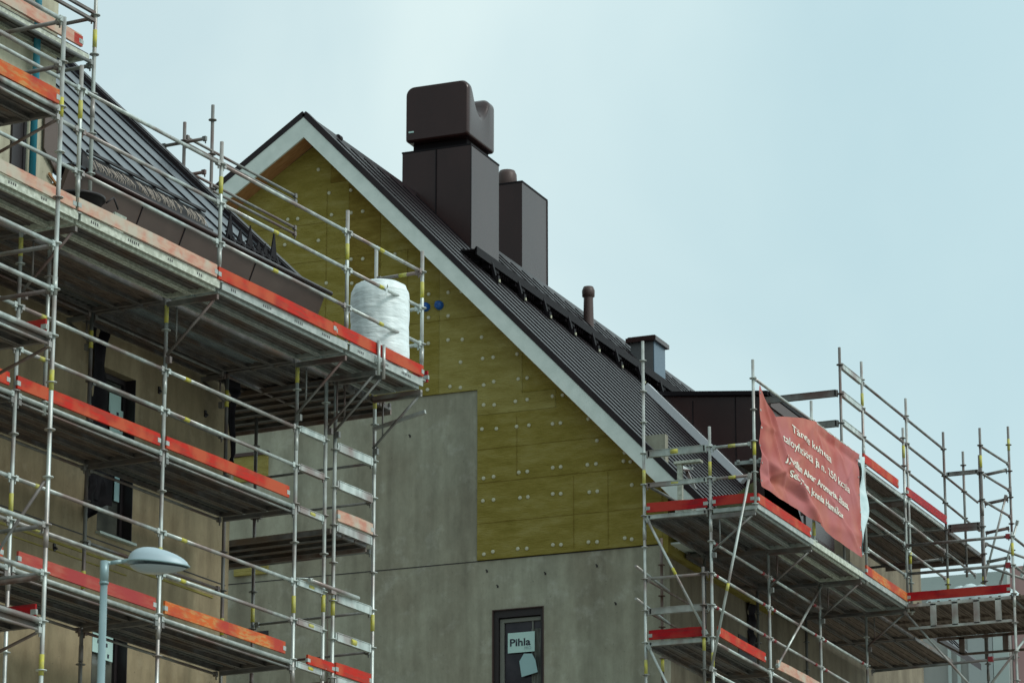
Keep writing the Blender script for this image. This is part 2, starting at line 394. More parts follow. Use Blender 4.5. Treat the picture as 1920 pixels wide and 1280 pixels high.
def deck(T, x0, x1, y0, y1, z, ax=1, mats=('deck_steel', 'deck_steel'), n=None, special={}):
    W_, L_ = (x1 - x0, y1 - y0) if ax == 1 else (y1 - y0, x1 - x0)
    n = n or max(1, round(W_ / .36)); w = W_ / n
    for i in range(n):
        mt = special.get(i, mats[0])
        loc = (x0 + i * w, y0, z) if ax == 1 else (x0, y0 + i * w, z)
        T.part('deck_plank', lambda: plank_mb(w - .018, L_, ax), [mt, mats[1]], key=('pl', round(w, 3), round(L_, 3), ax, mt, mats[1]), loc=loc)
def toe(T, p, q, mt, h=.15, t=.028, clip=True, label=None):
    p = Vector(p); q = Vector(q); L = (q - p).length; d = (q - p).normalized(); rn = random.Random(int(abs(p.y * 977 + p.z * 131 + p.x * 17)))
    p = p + Vector((0, 0, rn.uniform(-.004, .010))); q = q + Vector((0, 0, rn.uniform(-.004, .012))); side = d.cross(Vector((0, 0, 1))); bow = rn.uniform(-.015, .018); m = MB(); N = 7
    hs = [h + rn.uniform(-.004, .003) for _ in range(N + 1)]; pts = [p + (q - p) * (k / N) + side * bow * math.sin(math.pi * k / N) for k in range(N + 1)]
    for k in range(N):
        c = [e + side * i * t / 2 + Vector((0, 0, z)) for e, hh in ((pts[k], hs[k]), (pts[k + 1], hs[k + 1])) for i, z in ((-1, 0), (1, 0), (1, hh), (-1, hh))]; m.quadbox(c, 0)
    if clip:
        for e, s_ in ((p, 1), (q, -1)):
            m.beam(e + d * s_ * -.012 + Vector((0, 0, h * .42)), e + d * s_ * .055 + Vector((0, 0, h * .42)), t + .008, h * .36, 1)
    T.part('toe_board', m, [mt, 'deck_edge'], label=label)
def bracket(T, xo, xc, y, z, drop=.62, mt='galvanised_dull'):
    m = MB().beam((xo, y, z - .07), (xc, y, z - .07), .045, .06)
    m.tube((xo, y, z - drop), (xo + (xc - xo) * .93, y, z - .10), .018, 0, 8)
    m.tube((xo + (xc - xo) * .2, y, z - .12), (xo + (xc - xo) * .2, y, z - drop * .82), .012, 0, 6)
    m.beam((xo + .02 * (1 if xc > xo else -1), y, z - drop - .05), (xo + .08 * (1 if xc > xo else -1), y, z - drop - .05), .05, .08)
    T.part('bracket', m, [mt])
def brace(T, p, q, band=None):
    m = MB().tube(p, q, .021, 0, 10); p = Vector(p); q = Vector(q); d = (q - p).normalized()
    for e in (p, q): m.beam(e - d * .04, e + d * .04, .05, .05)
    if band: c = p + (q - p) * band; m.tube(c - d * .06, c + d * .06, .024, 1, 10)
    T.part('brace', m, ['galvanised', 'yellow_band'])

# ================================================================ LEFT SCAFFOLD (left frame)
xo, xi, xc = -23.97, -25.06, -23.24
A = Thing('scaffolding', 'tall scaffold with red toe boards along the beige wall behind the street lamp', 'scaffold', (xo, 36.43, 0), FL, group='scaffolds standing round the unfinished buildings')
for y in (33.38, 36.43, 39.5): post(A, xo, y, 0, 14.66, 10.77)
post(A, xo, 40.23, 0, 14.62, 10.77, band=11.62)
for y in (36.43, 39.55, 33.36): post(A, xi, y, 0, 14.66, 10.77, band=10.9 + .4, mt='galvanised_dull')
post(A, xo, 33.95, 12.62, 14.62, 12.77, band=14.47)
post(A, xo, 34.72, 14.80, 19.2, 15.75, band=17.45)
for y in (33.42, 36.44, 39.48, 41.45): post(A, xc, y, 14.70, 16.56, 15.27, band=16.02 if y > 41 or y < 34 else 40)
ys = (30.3, 33.38, 36.43, 39.5)
for li, z in enumerate((10.77, 12.77)):
    for b in range(3):
        y0, y1 = ys[b], ys[b+1]
        sp = {0: 'deck_punched'} if b == 2 else ({1: 'deck_punched'} if (b == 1 and li == 0) else {})
        deck(A, xi + .03, xo - .02, y0 + .05, y1 - .05, z, 1, ('deck_steel' if (b == 2 or li == 0) else 'deck_wood', 'deck_steel'), 3, sp)
        for dz in (.5, 1.0): ledger(A, (xo, y0, z + dz), (xo, y1, z + dz), 'guardrail', 'galvanised', band=.16)
        ledger(A, (xo, y0, z - .045), (xo, y1, z - .045), 'ledger', 'deck_edge', r=.028)
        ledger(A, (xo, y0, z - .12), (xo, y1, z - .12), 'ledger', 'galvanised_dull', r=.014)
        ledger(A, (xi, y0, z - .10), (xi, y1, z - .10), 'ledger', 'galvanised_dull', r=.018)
    for y in ys[1:]:
        A.part('transom', MB().beam((xi + .03, y, z - .085), (xo - .03, y, z - .085), .05, .05), 'deck_steel')
        ledger(A, (xi, y, z + 1.0), (xi, y - .02, z + 1.0)) if False else None
toe(A, (xo + .03, 30.4, 12.79), (xo + .03, 33.2, 12.79), 'toe_red')
toe(A, (xo + .03, 33.36, 12.79), (xo + .03, 36.30, 12.79), 'toe_red')
toe(A, (xo + .03, 36.44, 12.79), (xo + .03, 39.28, 12.79), 'toe_red')
toe(A, (xo + .03, 30.4, 10.79), (xo + .03, 33.2, 10.79), 'toe_red')
toe(A, (xo + .03, 33.5, 10.79), (xo + .03, 36.30, 10.79), 'toe_faded')
toe(A, (xo + .03, 36.50, 10.79), (xo + .03, 39.25, 10.79), 'toe_orange', label='orange toe board, paint rubbed through')
for z in (10.77, 12.77):
    for y0, y1 in ((36.43, 39.5),): ledger(A, (xi, y0, z + 1.0), (xi, y1, z + 1.0), 'guardrail', 'galvanised_dull', r=.02)
# short bay 39.5 - 40.23
for z in (12.72, 13.27, 13.77, 11.27, 11.77, 10.72):
    ledger(A, (xo, 39.5, z), (xo, 40.23, z), 'ledger', 'galvanised', deep=.07, band=.55 if z not in (13.77, 13.27) else None)
# upper deck on consoles
yd = (30.3, 33.42, 36.43, 39.48, 41.45)
for b in range(4):
    y0, y1 = yd[b] + .03, yd[b+1] - .03
    deck(A, -25.36, -25.08, y0, y1, 14.70, 1, ('deck_wood', 'deck_steel'), 1)
    deck(A, xi + .03, xo - .02, y0, y1, 14.70, 1, ('deck_wood' if b < 2 else 'deck_steel', 'deck_steel'), 3, {1: 'deck_corrugated'} if b == 2 else ({0: 'deck_punched'} if b == 1 else {}))
    deck(A, xo + .03, xc - .0, y0, y1, 14.72, 1, ('deck_steel', 'edge_pale' if b < 2 else 'deck_edge'), 2)
    e = 'edge_pale' if b < 2 else 'deck_edge'
    em = MB().beam((xc + .028, y0, 14.735), (xc + .028, y1, 14.735), .02, .10); ry = random.Random(b); yy = y0 + .2
    while yy < y1 - .3:
        for k in range(ry.randint(3, 6)): em.box((xc + .0385, yy, 14.715 + ry.random() * .008), (xc + .0395, yy + .022, 14.752)); em.m[-6:] = [1] * 6; yy += .042
        yy += ry.uniform(.25, .7)
    A.part('deck_edge', em, [e, 'frame_dark'])
    for z in ((15.27, 15.77, 16.27) if b else ()):
        ledger(A, (xc, yd[b], z), (xc, yd[b+1], z), 'guardrail', 'galvanised', band=(.42 if z < 16 and b == 2 else (.44 if b == 3 else None)))
    if b: ledger(A, (xi, yd[b], 14.6), (xi, yd[b+1], 14.6), 'ledger', 'galvanised_dull', r=.018)
ledger(A, (xc, 30.6, 16.27), (xc, 33.42, 16.27), 'guardrail'); ledger(A, (xc, 30.6, 15.27), (xc, 33.42, 15.27), 'guardrail')
ledger(A, (xc, 30.6, 15.77), (xc, 33.42, 15.77), 'guardrail')
toe(A, (xc + .05, 30.4, 14.79), (xc + .05, 33.3, 14.79), 'toe_worn', .14)
toe(A, (xc + .05, 33.36, 14.79), (xc + .05, 36.30, 14.79), 'toe_worn', .15, label='weathered toe board with bleached pink paint')
toe(A, (xc + .05, 36.34, 14.79), (xc + .05, 39.14, 14.79), 'toe_red', .15)
toe(A, (xc + .055, 39.06, 14.80), (xc + .055, 41.38, 14.80), 'toe_red', .15)
toe(A, (xo, 41.62, 14.80), (xc, 41.62, 14.80), 'toe_red_shaded', .15)
for y in (33.42, 36.43, 39.48, 41.45): bracket(A, xo, xc, y, 14.66, .72)
bracket(A, xo, xc, 40.26, 14.66, .72); bracket(A, xo, xc, 40.45, 14.66, .72)
for y in (36.43, 39.5): bracket(A, xi, -25.42, y, 14.66, .4)
ledger(A, (xo, 41.45, 16.27), (xc, 41.45, 16.27), 'guardrail', 'galvanised', band=.6)
ledger(A, (xo, 41.45, 15.77), (xc, 41.45, 15.77), 'guardrail'); ledger(A, (xo, 41.45, 15.27), (xc, 41.45, 15.27), 'guardrail')
A.part('transom', MB().beam((xo, 41.45, 14.62), (xc, 41.45, 14.62), .05, .06).beam((xo, 41.45, 14.2), (xc + .05, 41.47, 14.35), .04, .05), 'galvanised')
post(A, xo, 41.49, 0, 16.75, 10.77, band=11.6, mt='galvanised')
for y, z0 in ((40.16, 14.52), (40.29, 14.50)):
    A.part('clamped_tube', MB().tube((xc + .09, y, z0), (xc + .09, y, z0 + .46), .022).beam((xc + .03, y, z0 + .2), (xc + .09, y, z0 + .2), .05, .05), 'galvanised')
# upper lift beside the pale wall block
for z in (17.72,): 
    A.part('lattice_rail', MB().beam((xo, 30.5, z + .05), (xo, 34.7, z + .05), .04, .035).beam((xo, 30.5, z - .05), (xo, 34.7, z - .05), .04, .035), 'galvanised_dull')
    ledger(A, (xo, 34.72, z), (-24.9, 34.72, z), 'ledger', 'galvanised_dull')
deck(A, -24.26, xo + .02, 31.4, 34.62, 17.22, 1, ('deck_steel', 'edge_pale'), 1)
ledger(A, (xo + .0, 31.3, 17.13), (xo + .0, 34.72, 17.13), 'ledger', 'galvanised_dull'); ledger(A, (xo, 34.72, 17.12), (-24.9, 34.72, 17.12), 'ledger', 'galvanised_dull')
toe(A, (xo + .02, 31.4, 17.24), (xo + .02, 34.4, 17.24), 'toe_worn')
toe(A, (xo + .02, 33.0, 17.245), (xo + .02, 34.42, 17.245), 'toe_faded', h=.13, t=.034)

# ---------------------------------------------------------------- return scaffold round the corner (left frame)
Bt = Thing('scaffolding', 'narrow scaffold bay wrapping the end of the beige building, three dark decks against grey concrete', 'scaffold', (xo, 41.0, 0), FL, group='scaffolds standing round the unfinished buildings')
post(Bt, xo - .0, 40.47, 0, 14.62, 10.70, band=11.62)
post(Bt, -25.81, 41.49, 0, 14.6, 10.7, band=11.9, mt='galvanised_dull')
for z in (14.60, 12.60, 10.60):
    y1 = 41.98 if z > 14 else 41.36
    deck(Bt, -26.6, xo - .02, 40.40, y1, z + .05, 0, ('deck_wood', 'deck_steel'), 5 if z > 14 else 3)
    ledger(Bt, (-26.6, 41.49, z - .04), (xo, 41.49, z - .04), 'ledger', 'galvanised_dull', r=.02) if z < 14 else None
    Bt.part('transom', MB().beam((-26.6, y1 + .01, z - .02), (xo - .04, y1 + .01, z - .02), .03, .09), 'rusty_steel')
for z in (13.75, 13.25, 12.68, 11.75, 11.25, 10.68):
    ledger(Bt, (xo, 40.47, z), (xo, 41.47, z), 'ledger', 'galvanised', deep=.10, band=.5 if z == 11.25 else None)
for z in (13.75, 13.22, 11.75, 11.22):
    ledger(Bt, (xo, 41.49, z), (-25.81, 41.49, z), 'guardrail', 'galvanised_dull', r=.018)
for z, mt in ((12.75, 'toe_worn'), (10.75, 'toe_red')):
    toe(Bt, (xo + .03, 40.5, z), (xo + .03, 41.4, z), mt)
toe(Bt, (xo + .03, 39.8, 10.76), (xo + .03, 40.45, 10.76), 'toe_red', .12)
Bt.part('clamped_tube', MB().tube((xo + .07, 39.75, 11.83), (xo + .07, 41.0, 11.83), .026).beam((xo, 40.36, 11.80), (xo + .08, 40.36, 11.80), .12, .07).tube((xo - .2, 39.62, 11.86), (xo + .1, 39.8, 11.85), .01), 'galvanised')
# upper posts behind the roof with double rails
for y, x, zt in ((40.6, -26.5, 18.65), (41.3, -26.5, 19.12)):
    post(Bt, x, y, 14.62, zt, 18.90 if y > 41 else 18.38, band=40, mt='galvanised_dull')
for z in (18.36, 17.88):
    for dz in (0, .09): ledger(Bt, (-26.5, 40.6, z + dz), (-26.5, 43.6, z + dz), 'guardrail', 'galvanised_dull', r=.02)
    ledger(Bt, (-26.9, 40.6, z + .0), (-26.1, 40.6, z + .0), 'ledger', 'galvanised_dull')

# ---------------------------------------------------------------- front left scaffold (left frame)
xf, yf = -21.7, 30.85
Fd = Thing('scaffolding', 'nearest scaffold, cut by the left picture edge, with the thickest post', 'scaffold', (xf, yf, 0), FL, group='scaffolds standing round the unfinished buildings')
m = post_mb(16.0, [round(9.43 + .505 * k, 3) for k in range(-4, 13)], [8.98, 11.98, 14.98], [8.1, 10.3, 13.0])
Fd.part('post', m, ['galvanised', 'yellow_band'], loc=(xf, yf, 0), key='p')
post(Fd, xf, 27.78, 0, 16.2, 12.45); post(Fd, -22.79, yf, 0, 16.2, 12.45); post(Fd, -22.79, 27.78, 0, 16.2, 12.45)
post(Fd, -23.2, 28.9, 0, 16.0, 12.45)
for z in (10.43, 9.93, 13.45, 12.96, 15.45, 15.96):
    ledger(Fd, (xf, 27.78, z), (xf, yf, z), 'guardrail', 'galvanised', r=.025)
    ledger(Fd, (-22.79, yf, z - .0), (xf, yf, z - .0), 'guardrail', 'galvanised_dull')
for z in (9.43, 12.45, 14.95):
    deck(Fd, -22.76, xf - .02, 27.8, 30.82, z, 1, ('deck_steel', 'deck_steel'), 3)
    ledger(Fd, (xf, 27.78, z), (xf, yf, z), 'ledger', 'galvanised', r=.03); ledger(Fd, (xf, 27.78, z - .1), (xf, yf, z - .1), 'ledger', 'galvanised', r=.015)
    ledger(Fd, (-22.79, yf, z - .03), (xf, yf, z - .03), 'ledger', 'galvanised_dull', r=.026)
    toe(Fd, (-22.7, yf - .06, z + .03), (xf - .05, yf - .06, z + .03), 'toe_red_shaded')
    m = MB().tube((xf - .05, yf, z - .1), (-22.7, yf, z - .42), .018, 0, 8); Fd.part('brace', m, 'rusty_steel')
toe(Fd, (xf + .03, 27.9, 14.98), (xf + .03, 30.75, 14.98), 'toe_orange', .16)
Fd.part('brace', MB().tube((xf - .02, yf - .03, 10.9), (-22.9, yf - .03, 9.45), .018, 0, 8), 'galvanised_dull')
Fd.part('ledger', MB().tube((xf, yf, 9.9), (-22.9, yf, 9.88), .030, 0, 8), 'rusty_steel')

# ================================================================ RIGHT SCAFFOLD (world frame)
XI, XO, XC = -19.91, -18.82, -18.09
G = Thing('scaffolding', 'scaffold with diagonal braces at the right corner of the gable, carrying the red banner', 'scaffold', (XO, 52.95, 0), group='scaffolds standing round the unfinished buildings')
YS = (52.95, 55.68, 58.30, 60.88)
for y_ in (60.95, 63.45): deck(G, -20.24, XC - .6, y_, y_ + 2.4, 15.10, 1, ('deck_wood', 'deck_steel'), 4)
post(G, XI, 52.95, 0, 17.92, 13.1, band=12.72 + .0); post(G, XO, 52.95, 0, 16.42, 13.1, band=12.75 + .0)
post(G, XO - .12, 52.90, 11.6, 14.2, 13.1, band=40, mt='galvanised_dull')
for y in YS[1:]: post(G, XO, y, 0, 15.03, 13.1, band=12.45, mt='galvanised')
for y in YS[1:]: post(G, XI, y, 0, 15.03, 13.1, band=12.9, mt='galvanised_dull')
post(G, -20.1, 54.2, 0, 15.03, 13.1, band=40, mt='rusty_steel')
for z in (13.12, 15.12):
    xr = XC if z > 15 else XO
    for b in range(3):
        y0, y1 = YS[b], YS[b+1]
        deck(G, XI + .03, XO - .02, y0 + .03, y1 - .03, z - .02, 1, ('deck_steel', 'deck_steel'), 3, {2: 'deck_punched'} if b == 0 else {})
        ledger(G, (XO, y0, z - .08), (XO, y1, z - .08), 'ledger', 'galvanised_dull' if z > 15 else 'galvanised')
        ledger(G, (XI, y0, z - .08), (XI, y1, z - .08), 'ledger', 'galvanised_dull', r=.02)
        if z > 15:
            if b: deck(G, -20.24, XI - .02, y0 + .03, y1 - .03, z - .02, 1, ('deck_wood', 'deck_steel'), 1)
            deck(G, XO + .03, XC, y0 + .03, y1 - .03, z - .02, 1, ('deck_steel', 'edge_pale' if b == 1 else 'deck_edge'), 2)
            G.part('deck_edge', MB().beam((XC + .025, y0, z - .02), (XC + .025, y1, z - .02), .02, .09), 'edge_pale' if b == 1 else 'deck_edge')
    for y in YS[1:]: G.part('transom', MB().beam((XI, y, z - .11), (xr, y, z - .11), .05, .05), 'deck_steel')
    ledger(G, (XI, 52.95, z - .05), (XO, 52.95, z - .05), 'ledger', 'galvanised', deep=.05)
toe(G, (XI + .05, 52.93, 15.14), (XO - .05, 52.93, 15.14), 'toe_red_shaded'); toe(G, (XO + .05, 52.93, 15.14), (XC - .02, 52.93, 15.14), 'toe_red_shaded')
toe(G, (XI + .05, 52.97, 13.14), (XO - .12, 52.97, 13.14), 'toe_red_shaded')
toe(G, (XC + .04, 52.95, 15.14), (XC + .04, 55.50, 15.14), 'toe_red'); toe(G, (XC + .04, 58.45, 15.14), (XC + .04, 60.82, 15.14), 'toe_orange', label='toe board with red and yellow worn paint')
toe(G, (XO + .04, 53.1, 13.14), (XO + .04, 55.3, 13.14), 'toe_red'); toe(G, (XO + .04, 55.9, 13.14), (XO + .04, 58.2, 13.14), 'toe_worn')
toe(G, (XO + .04, 58.4, 13.14), (XO + .04, 60.8, 13.14), 'toe_faded')
G.part('cross_beam', MB().beam((XO + .05, 52.95, 15.07), (XC + .02, 52.95, 15.07), .05, .06), 'deck_edge')
for z in (16.08, 15.58):
    ledger(G, (XI, 52.95, z), (XO, 52.95, z), 'guardrail', 'galvanised', deep=.10 if z > 16 else .06, band=.47)
    ledger(G, (XO, 52.95, z), (XC, 52.95, z), 'guardrail', 'galvanised', band=.5)
for z in (14.10, 13.58): ledger(G, (XI, 52.95, z), (XO, 52.95, z), 'guardrail', 'galvanised', deep=.09 if z < 14 else 0)
for b in range(3):
    y0, y1 = YS[b], YS[b+1]
    for z in (14.60, 14.10, 13.60) if b < 2 else (14.10, 13.6): ledger(G, (XO, y0, z), (XO, y1, z), 'guardrail', 'galvanised'); red_marks(G, (XO, y0, z), (XO, y1, z))
    ledger(G, (XO, y0, 12.55), (XO, y1, 12.55), 'guardrail', 'galvanised') if b == 0 else None
    for z in (14.1, 13.6): ledger(G, (XI, y0, z), (XI, y1, z), 'guardrail', 'rusty_steel', r=.017) if b == 0 else None
    bracket(G, XO, XC, y0, 15.05, .62, 'galvanised_dull')
bracket(G, XO, XC, 60.88, 15.05, .62, 'galvanised_dull')
brace(G, (XI + .06, 52.93, 15.02), (XO - .10, 52.93, 13.18), .46); brace(G, (XI + .06, 52.93, 13.02), (XO - .10, 52.93, 11.1), .5)
brace(G, (XC - .06, 52.88, 15.56), (XO - .0, 52.88, 12.6), .58)
brace(G, (XO + .05, 58.30, 15.0), (XO + .05, 55.9, 13.2))
G.part('clamped_tube', MB().tube((XI - .06, 52.7, 14.26), (XI + .04, 53.9, 14.1), .022).tube((XI - .06, 52.7, 13.75), (XI + .04, 53.9, 13.58), .022), 'galvanised')
G.part('clamped_tube', MB().tube((XI + .1, 53.0, 15.55), (XI + 1.0, 54.4, 15.05), .022), 'galvanised_dull')
# upper console posts and rails
post(G, XC, 52.95, 15.0, 17.42, 15.12, band=40)
ledger(G, (XC, 52.95, 17.13), (XC, 55.83, 17.15), 'guardrail'); post(G, XC, 55.83, 15.05, 17.48, 15.15, band=15.35)
ledger(G, (XC, 55.83, 17.15), (XC, 58.63, 17.13), 'guardrail')
post(G, XC, 57.42, 15.1, 18.80, 15.5, band=40, mt='galvanised_dull')
post(G, XC, 58.63, 15.0, 18.87, 15.55, band=18.2)
post(G, XC, 60.98, 12.0 + 3, 18.28, 15.6, band=17.85); post(G, XC, 61.2, 15.0, 18.87, 15.55, band=40)
for z in (18.5, 18.02, 17.53):
    ledger(G, (XC, 57.42, z), (XC, 58.63, z), 'guardrail', 'galvanised', deep=.085)
    ledger(G, (XC, 58.63, z), (XC, 61.2, z), 'guardrail', 'galvanised_dull', band=None)
    ledger(G, (XC, 61.2, z), (XC, 63.52, z), 'guardrail', 'galvanised_dull', band=None)
for z in (18.02, 17.5): ledger(G, (-19.5, 57.42, z), (XC, 57.42, z), 'guardrail', 'galvanised_dull', deep=.10)
for z in (16.60, 16.18, 15.63): ledger(G, (XC, 58.63, z), (XC, 60.9, z), 'guardrail', 'galvanised')
for z in (16.6, 16.1): ledger(G, (XC, 61.0, z), (XC, 63.4, z - .02), 'guardrail', 'galvanised')
ledger(G, (XC, 63.4, 16.58), (XC, 65.4, 16.55), 'guardrail', 'galvanised_dull')
for y, zt in ((63.52, 18.82), (64.8, 18.76)): post(G, XC, y, 15.2 if y < 64 else 16.4, zt, 18.5, band=40, mt='galvanised_dull')
G.part('clamped_tube', MB().tube((XC, 63.5, 18.01), (XC, 65.7, 18.0), .022), 'galvanised_dull'); G.part('clamped_tube', MB().tube((XC, 63.5, 17.5), (XC, 65.75, 17.47), .022), 'galvanised_dull')
# top deck z 17.05
for y0, y1 in ((57.5, 60.9), (60.95, 63.4), (63.45, 66.0)):
    deck(G, -20.0, XC + .02, y0, y1, 17.05, 1, ('deck_wood', 'deck_edge' if y0 < 63 else 'deck_steel'), 5)
toe(G, (XC + .04, 58.45, 17.07), (XC + .04, 60.45, 17.07), 'toe_red'); toe(G, (XC + .04, 60.98, 17.07), (XC + .04, 63.40, 17.07), 'toe_red_shaded')
ledger(G, (-19.3, 58.63, 16.85), (XC, 58.7, 16.85), 'ledger', 'galvanised', deep=.09)
ledger(G, (-19.6, 63.4, 16.4), (XC, 63.4, 16.45), 'ledger', 'galvanised_dull'); G.part('transom', MB().beam((-20, 61.0, 16.93), (XC, 61.0, 16.93), .06, .08), 'rusty_steel')
G.part('transom', MB().beam((-20, 66.02, 16.98), (XC, 66.02, 16.98), .04, .12), 'rusty_steel')
post(G, -19.9, 60.9, 15.1, 17.0, 15.6, band=40, mt='galvanised_dull')

# ---------------------------------------------------------------- far platform scaffold
H = Thing('scaffolding', 'far scaffold platform at the right picture edge with red front board over lattice girders', 'scaffold', (-16.2, 60.8, 0), group='scaffolds standing round the unfinished buildings')
xr = -16.16
post(H, xr, 60.8, 0, 16.2, 15.13, band=15.9, mt='galvanised')
for z in (16.13, 15.63): ledger(H, (XC, 60.8, z), (xr, 60.8, z), 'guardrail', 'galvanised_dull', r=.026)
toe(H, (XC + .06, 60.78, 15.15), (xr - .06, 60.78, 15.15), 'toe_red_shaded')
def lattice(T, x0, x1, y, zt, h, ramp=False, mt='galvanised'):
    m = MB().beam((x0, y, zt), (x1, y, zt), .04, .05); xs = x0 + (.45 if ramp else 0)
    m.beam((xs, y, zt - h), (x1, y, zt - h), .04, .04)
    if ramp: m.beam((x0, y, zt - .03), (xs, y, zt - h), .04, .035)
    n = 4
    for k in range(n): 
        x = x0 + .45 + (x1 - x0 - .3) * k / n; m.beam((x, y, zt), (x, y, zt - h), .09, .05) if False else m.box((x - .05, y - .02, zt - h), (x + .05, y + .02, zt))
    T.part('lattice_girder', m, mt)
lattice(H, XC + .05, xr - .05, 60.8, 15.07, .40, False, 'galvanised'); lattice(H, -18.3, -14.8, 63.45, 15.0, .30, True, 'rusty_steel')
deck(H, -18.65, -14.7, 60.85, 62.15, 15.11, 1, ('deck_wood', 'deck_wood'), 11)
deck(H, -18.65, -14.7, 62.2, 63.5, 15.11, 1, ('deck_wood', 'deck_wood'), 11)
ledger(H, (-18.8, 60.9, 14.0), (xr, 60.85, 14.04), 'ledger', 'galvanised_dull')
H.part('coupler', MB().box((-16.66, 60.8, 14.0), (-16.58, 60.9, 14.08)), 'red_mark')
H.part('coupler', MB().box((xr - .10, 60.75, 16.09), (xr - .03, 60.84, 16.17)), 'red_mark'); H.part('coupler', MB().box((xr - .12, 60.75, 15.58), (xr - .04, 60.84, 15.67)), 'red_mark')
brace(H, (XC, 60.84, 14.95), (-16.9, 60.84, 13.5)); brace(H, (-16.0, 60.84, 14.35), (-16.9, 60.84, 13.3))
# the tall end frame further back
for x, y, z1 in ((-17.40, 63.5, 18.82), (-17.46, 63.62, 18.35), (-17.42, 65.55, 19.35)): post(H, x, y, 0 if y < 63.6 else 14.6, z1, 18.5, band=18.2 if z1 == 18.82 else 40, mt='galvanised_dull')
for z in (18.02, 16.98, 17.05): ledger(H, (XC, 63.5, z), (-17.40, 63.5, z), 'ledger', 'galvanised_dull', deep=.06)
for z in (18.5, 18.0, 17.5): ledger(H, (-17.42, 63.5, z), (-17.42, 65.5, z + .12), 'guardrail', 'galvanised_dull')
for z in (18.55, 18.0, 17.45, 16.9): ledger(H, (-17.95, 65.5, z - .1), (-17.42, 65.55, z - .02), 'ledger', 'galvanised_dull', r=.03)
for z in (16.6, 16.2): ledger(H, (-17.42, 63.5, z + .1), (-16.5, 64.0, z - .25), 'guardrail', 'galvanised_dull')
brace(H, (-17.5, 65.5, 18.0), (-17.95, 65.5, 16.5)); brace(H, (-17.3, 65.5, 17.5), (-17.65, 65.5, 16.4)); brace(H, (-17.0, 65.5, 17.3), (-17.25, 65.5, 16.5))
ledger(H, (xr, 60.8, 15.1), (xr, 63.6, 15.1), 'ledger', 'galvanised'); ledger(H, (xr, 60.8, 15.02), (xr, 63.6, 14.9), 'ledger', 'galvanised_dull')
ledger(H, (xr, 60.8, 15.63), (xr, 63.0, 15.63), 'guardrail', 'galvanised_dull'); ledger(H, (xr, 60.8, 16.13), (xr, 63.0, 16.13), 'guardrail', 'galvanised_dull')

# ================================================================ LEFT BUILDING (left frame)
xw = -25.5
LB = Thing('apartment_building', 'beige concrete building on the left with dark standing seam roof above the scaffold', 'building', (-28, 36, 0), FL)
m = MB()
# wall with window openings, built as strips
wins = [(37.32, 38.10, 12.15, 14.25), (37.30, 38.08, 8.95, 11.05), (33.2, 34.0, 12.15, 14.25)]
def wall_strips(m, x, t, y0, y1, z0, z1, wins, mi=0):
    ys_ = sorted({y0, y1} | {w[0] for w in wins} | {w[1] for w in wins})
    for a, b in zip(ys_, ys_[1:]):
        cuts = sorted([(w[2], w[3]) for w in wins if w[0] <= a + 1e-6 and w[1] >= b - 1e-6]); z = z0
        for c in cuts: m.box((x - t, a, z), (x, b, c[0]), mi); z = c[1]
        m.box((x - t, a, z), (x, b, z1), mi)
wall_strips(m, xw, .35, 20, 40.38, 0, 15.6, wins)
m.box((-34, 40.0, 0), (xw - .35, 40.38, 15.6))
wall = LB.part('wall', m, 'concrete_beige')
LB.part('wall_block', MB().box((-32, 24, 15.02), (-24.3, 34.42, 20.6)).box((-24.3, 24, 17.62), (-24.285, 34.42, 17.70)), 'render_pale', label='pale taller wall block at the top left')
LB.part('cladding_panel', MB().prism([(-24.27, 34.16, 16.6), (-24.27, 34.44, 16.6), (-24.27, 34.44, 15.72), (-24.27, 34.16, 15.95)], (.02, 0, 0)), 'fascia_brown')
LB.part('edge_trim', MB().beam((-24.27, 34.3, 15.68), (-24.27, 34.62, 15.50), .02, .03).beam((-24.27, 34.62, 15.52), (-24.27, 34.64, 15.2), .02, .03).box((-24.3, 34.42, 15.05), (-24.28, 34.70, 15.6)), 'soffit_wood')
fo = LB.part('window', MB().box((-24.3, 33.55, 15.5), (-24.27, 33.60, 16.4)).box((-24.3, 33.78, 15.45), (-24.27, 33.83, 16.4)).box((-24.3, 33.5, 16.38), (-24.27, 33.9, 16.43)).box((-24.29, 33.6, 15.5), (-24.285, 33.78, 16.38)), 'frame_dark')
LB.part('downpipe', MB().tube((-24.2, 33.87, 15.0), (-24.2, 33.87, 20.6), .042, 0, 14), 'blue_pipe', label='bright blue pipe up the pale wall')
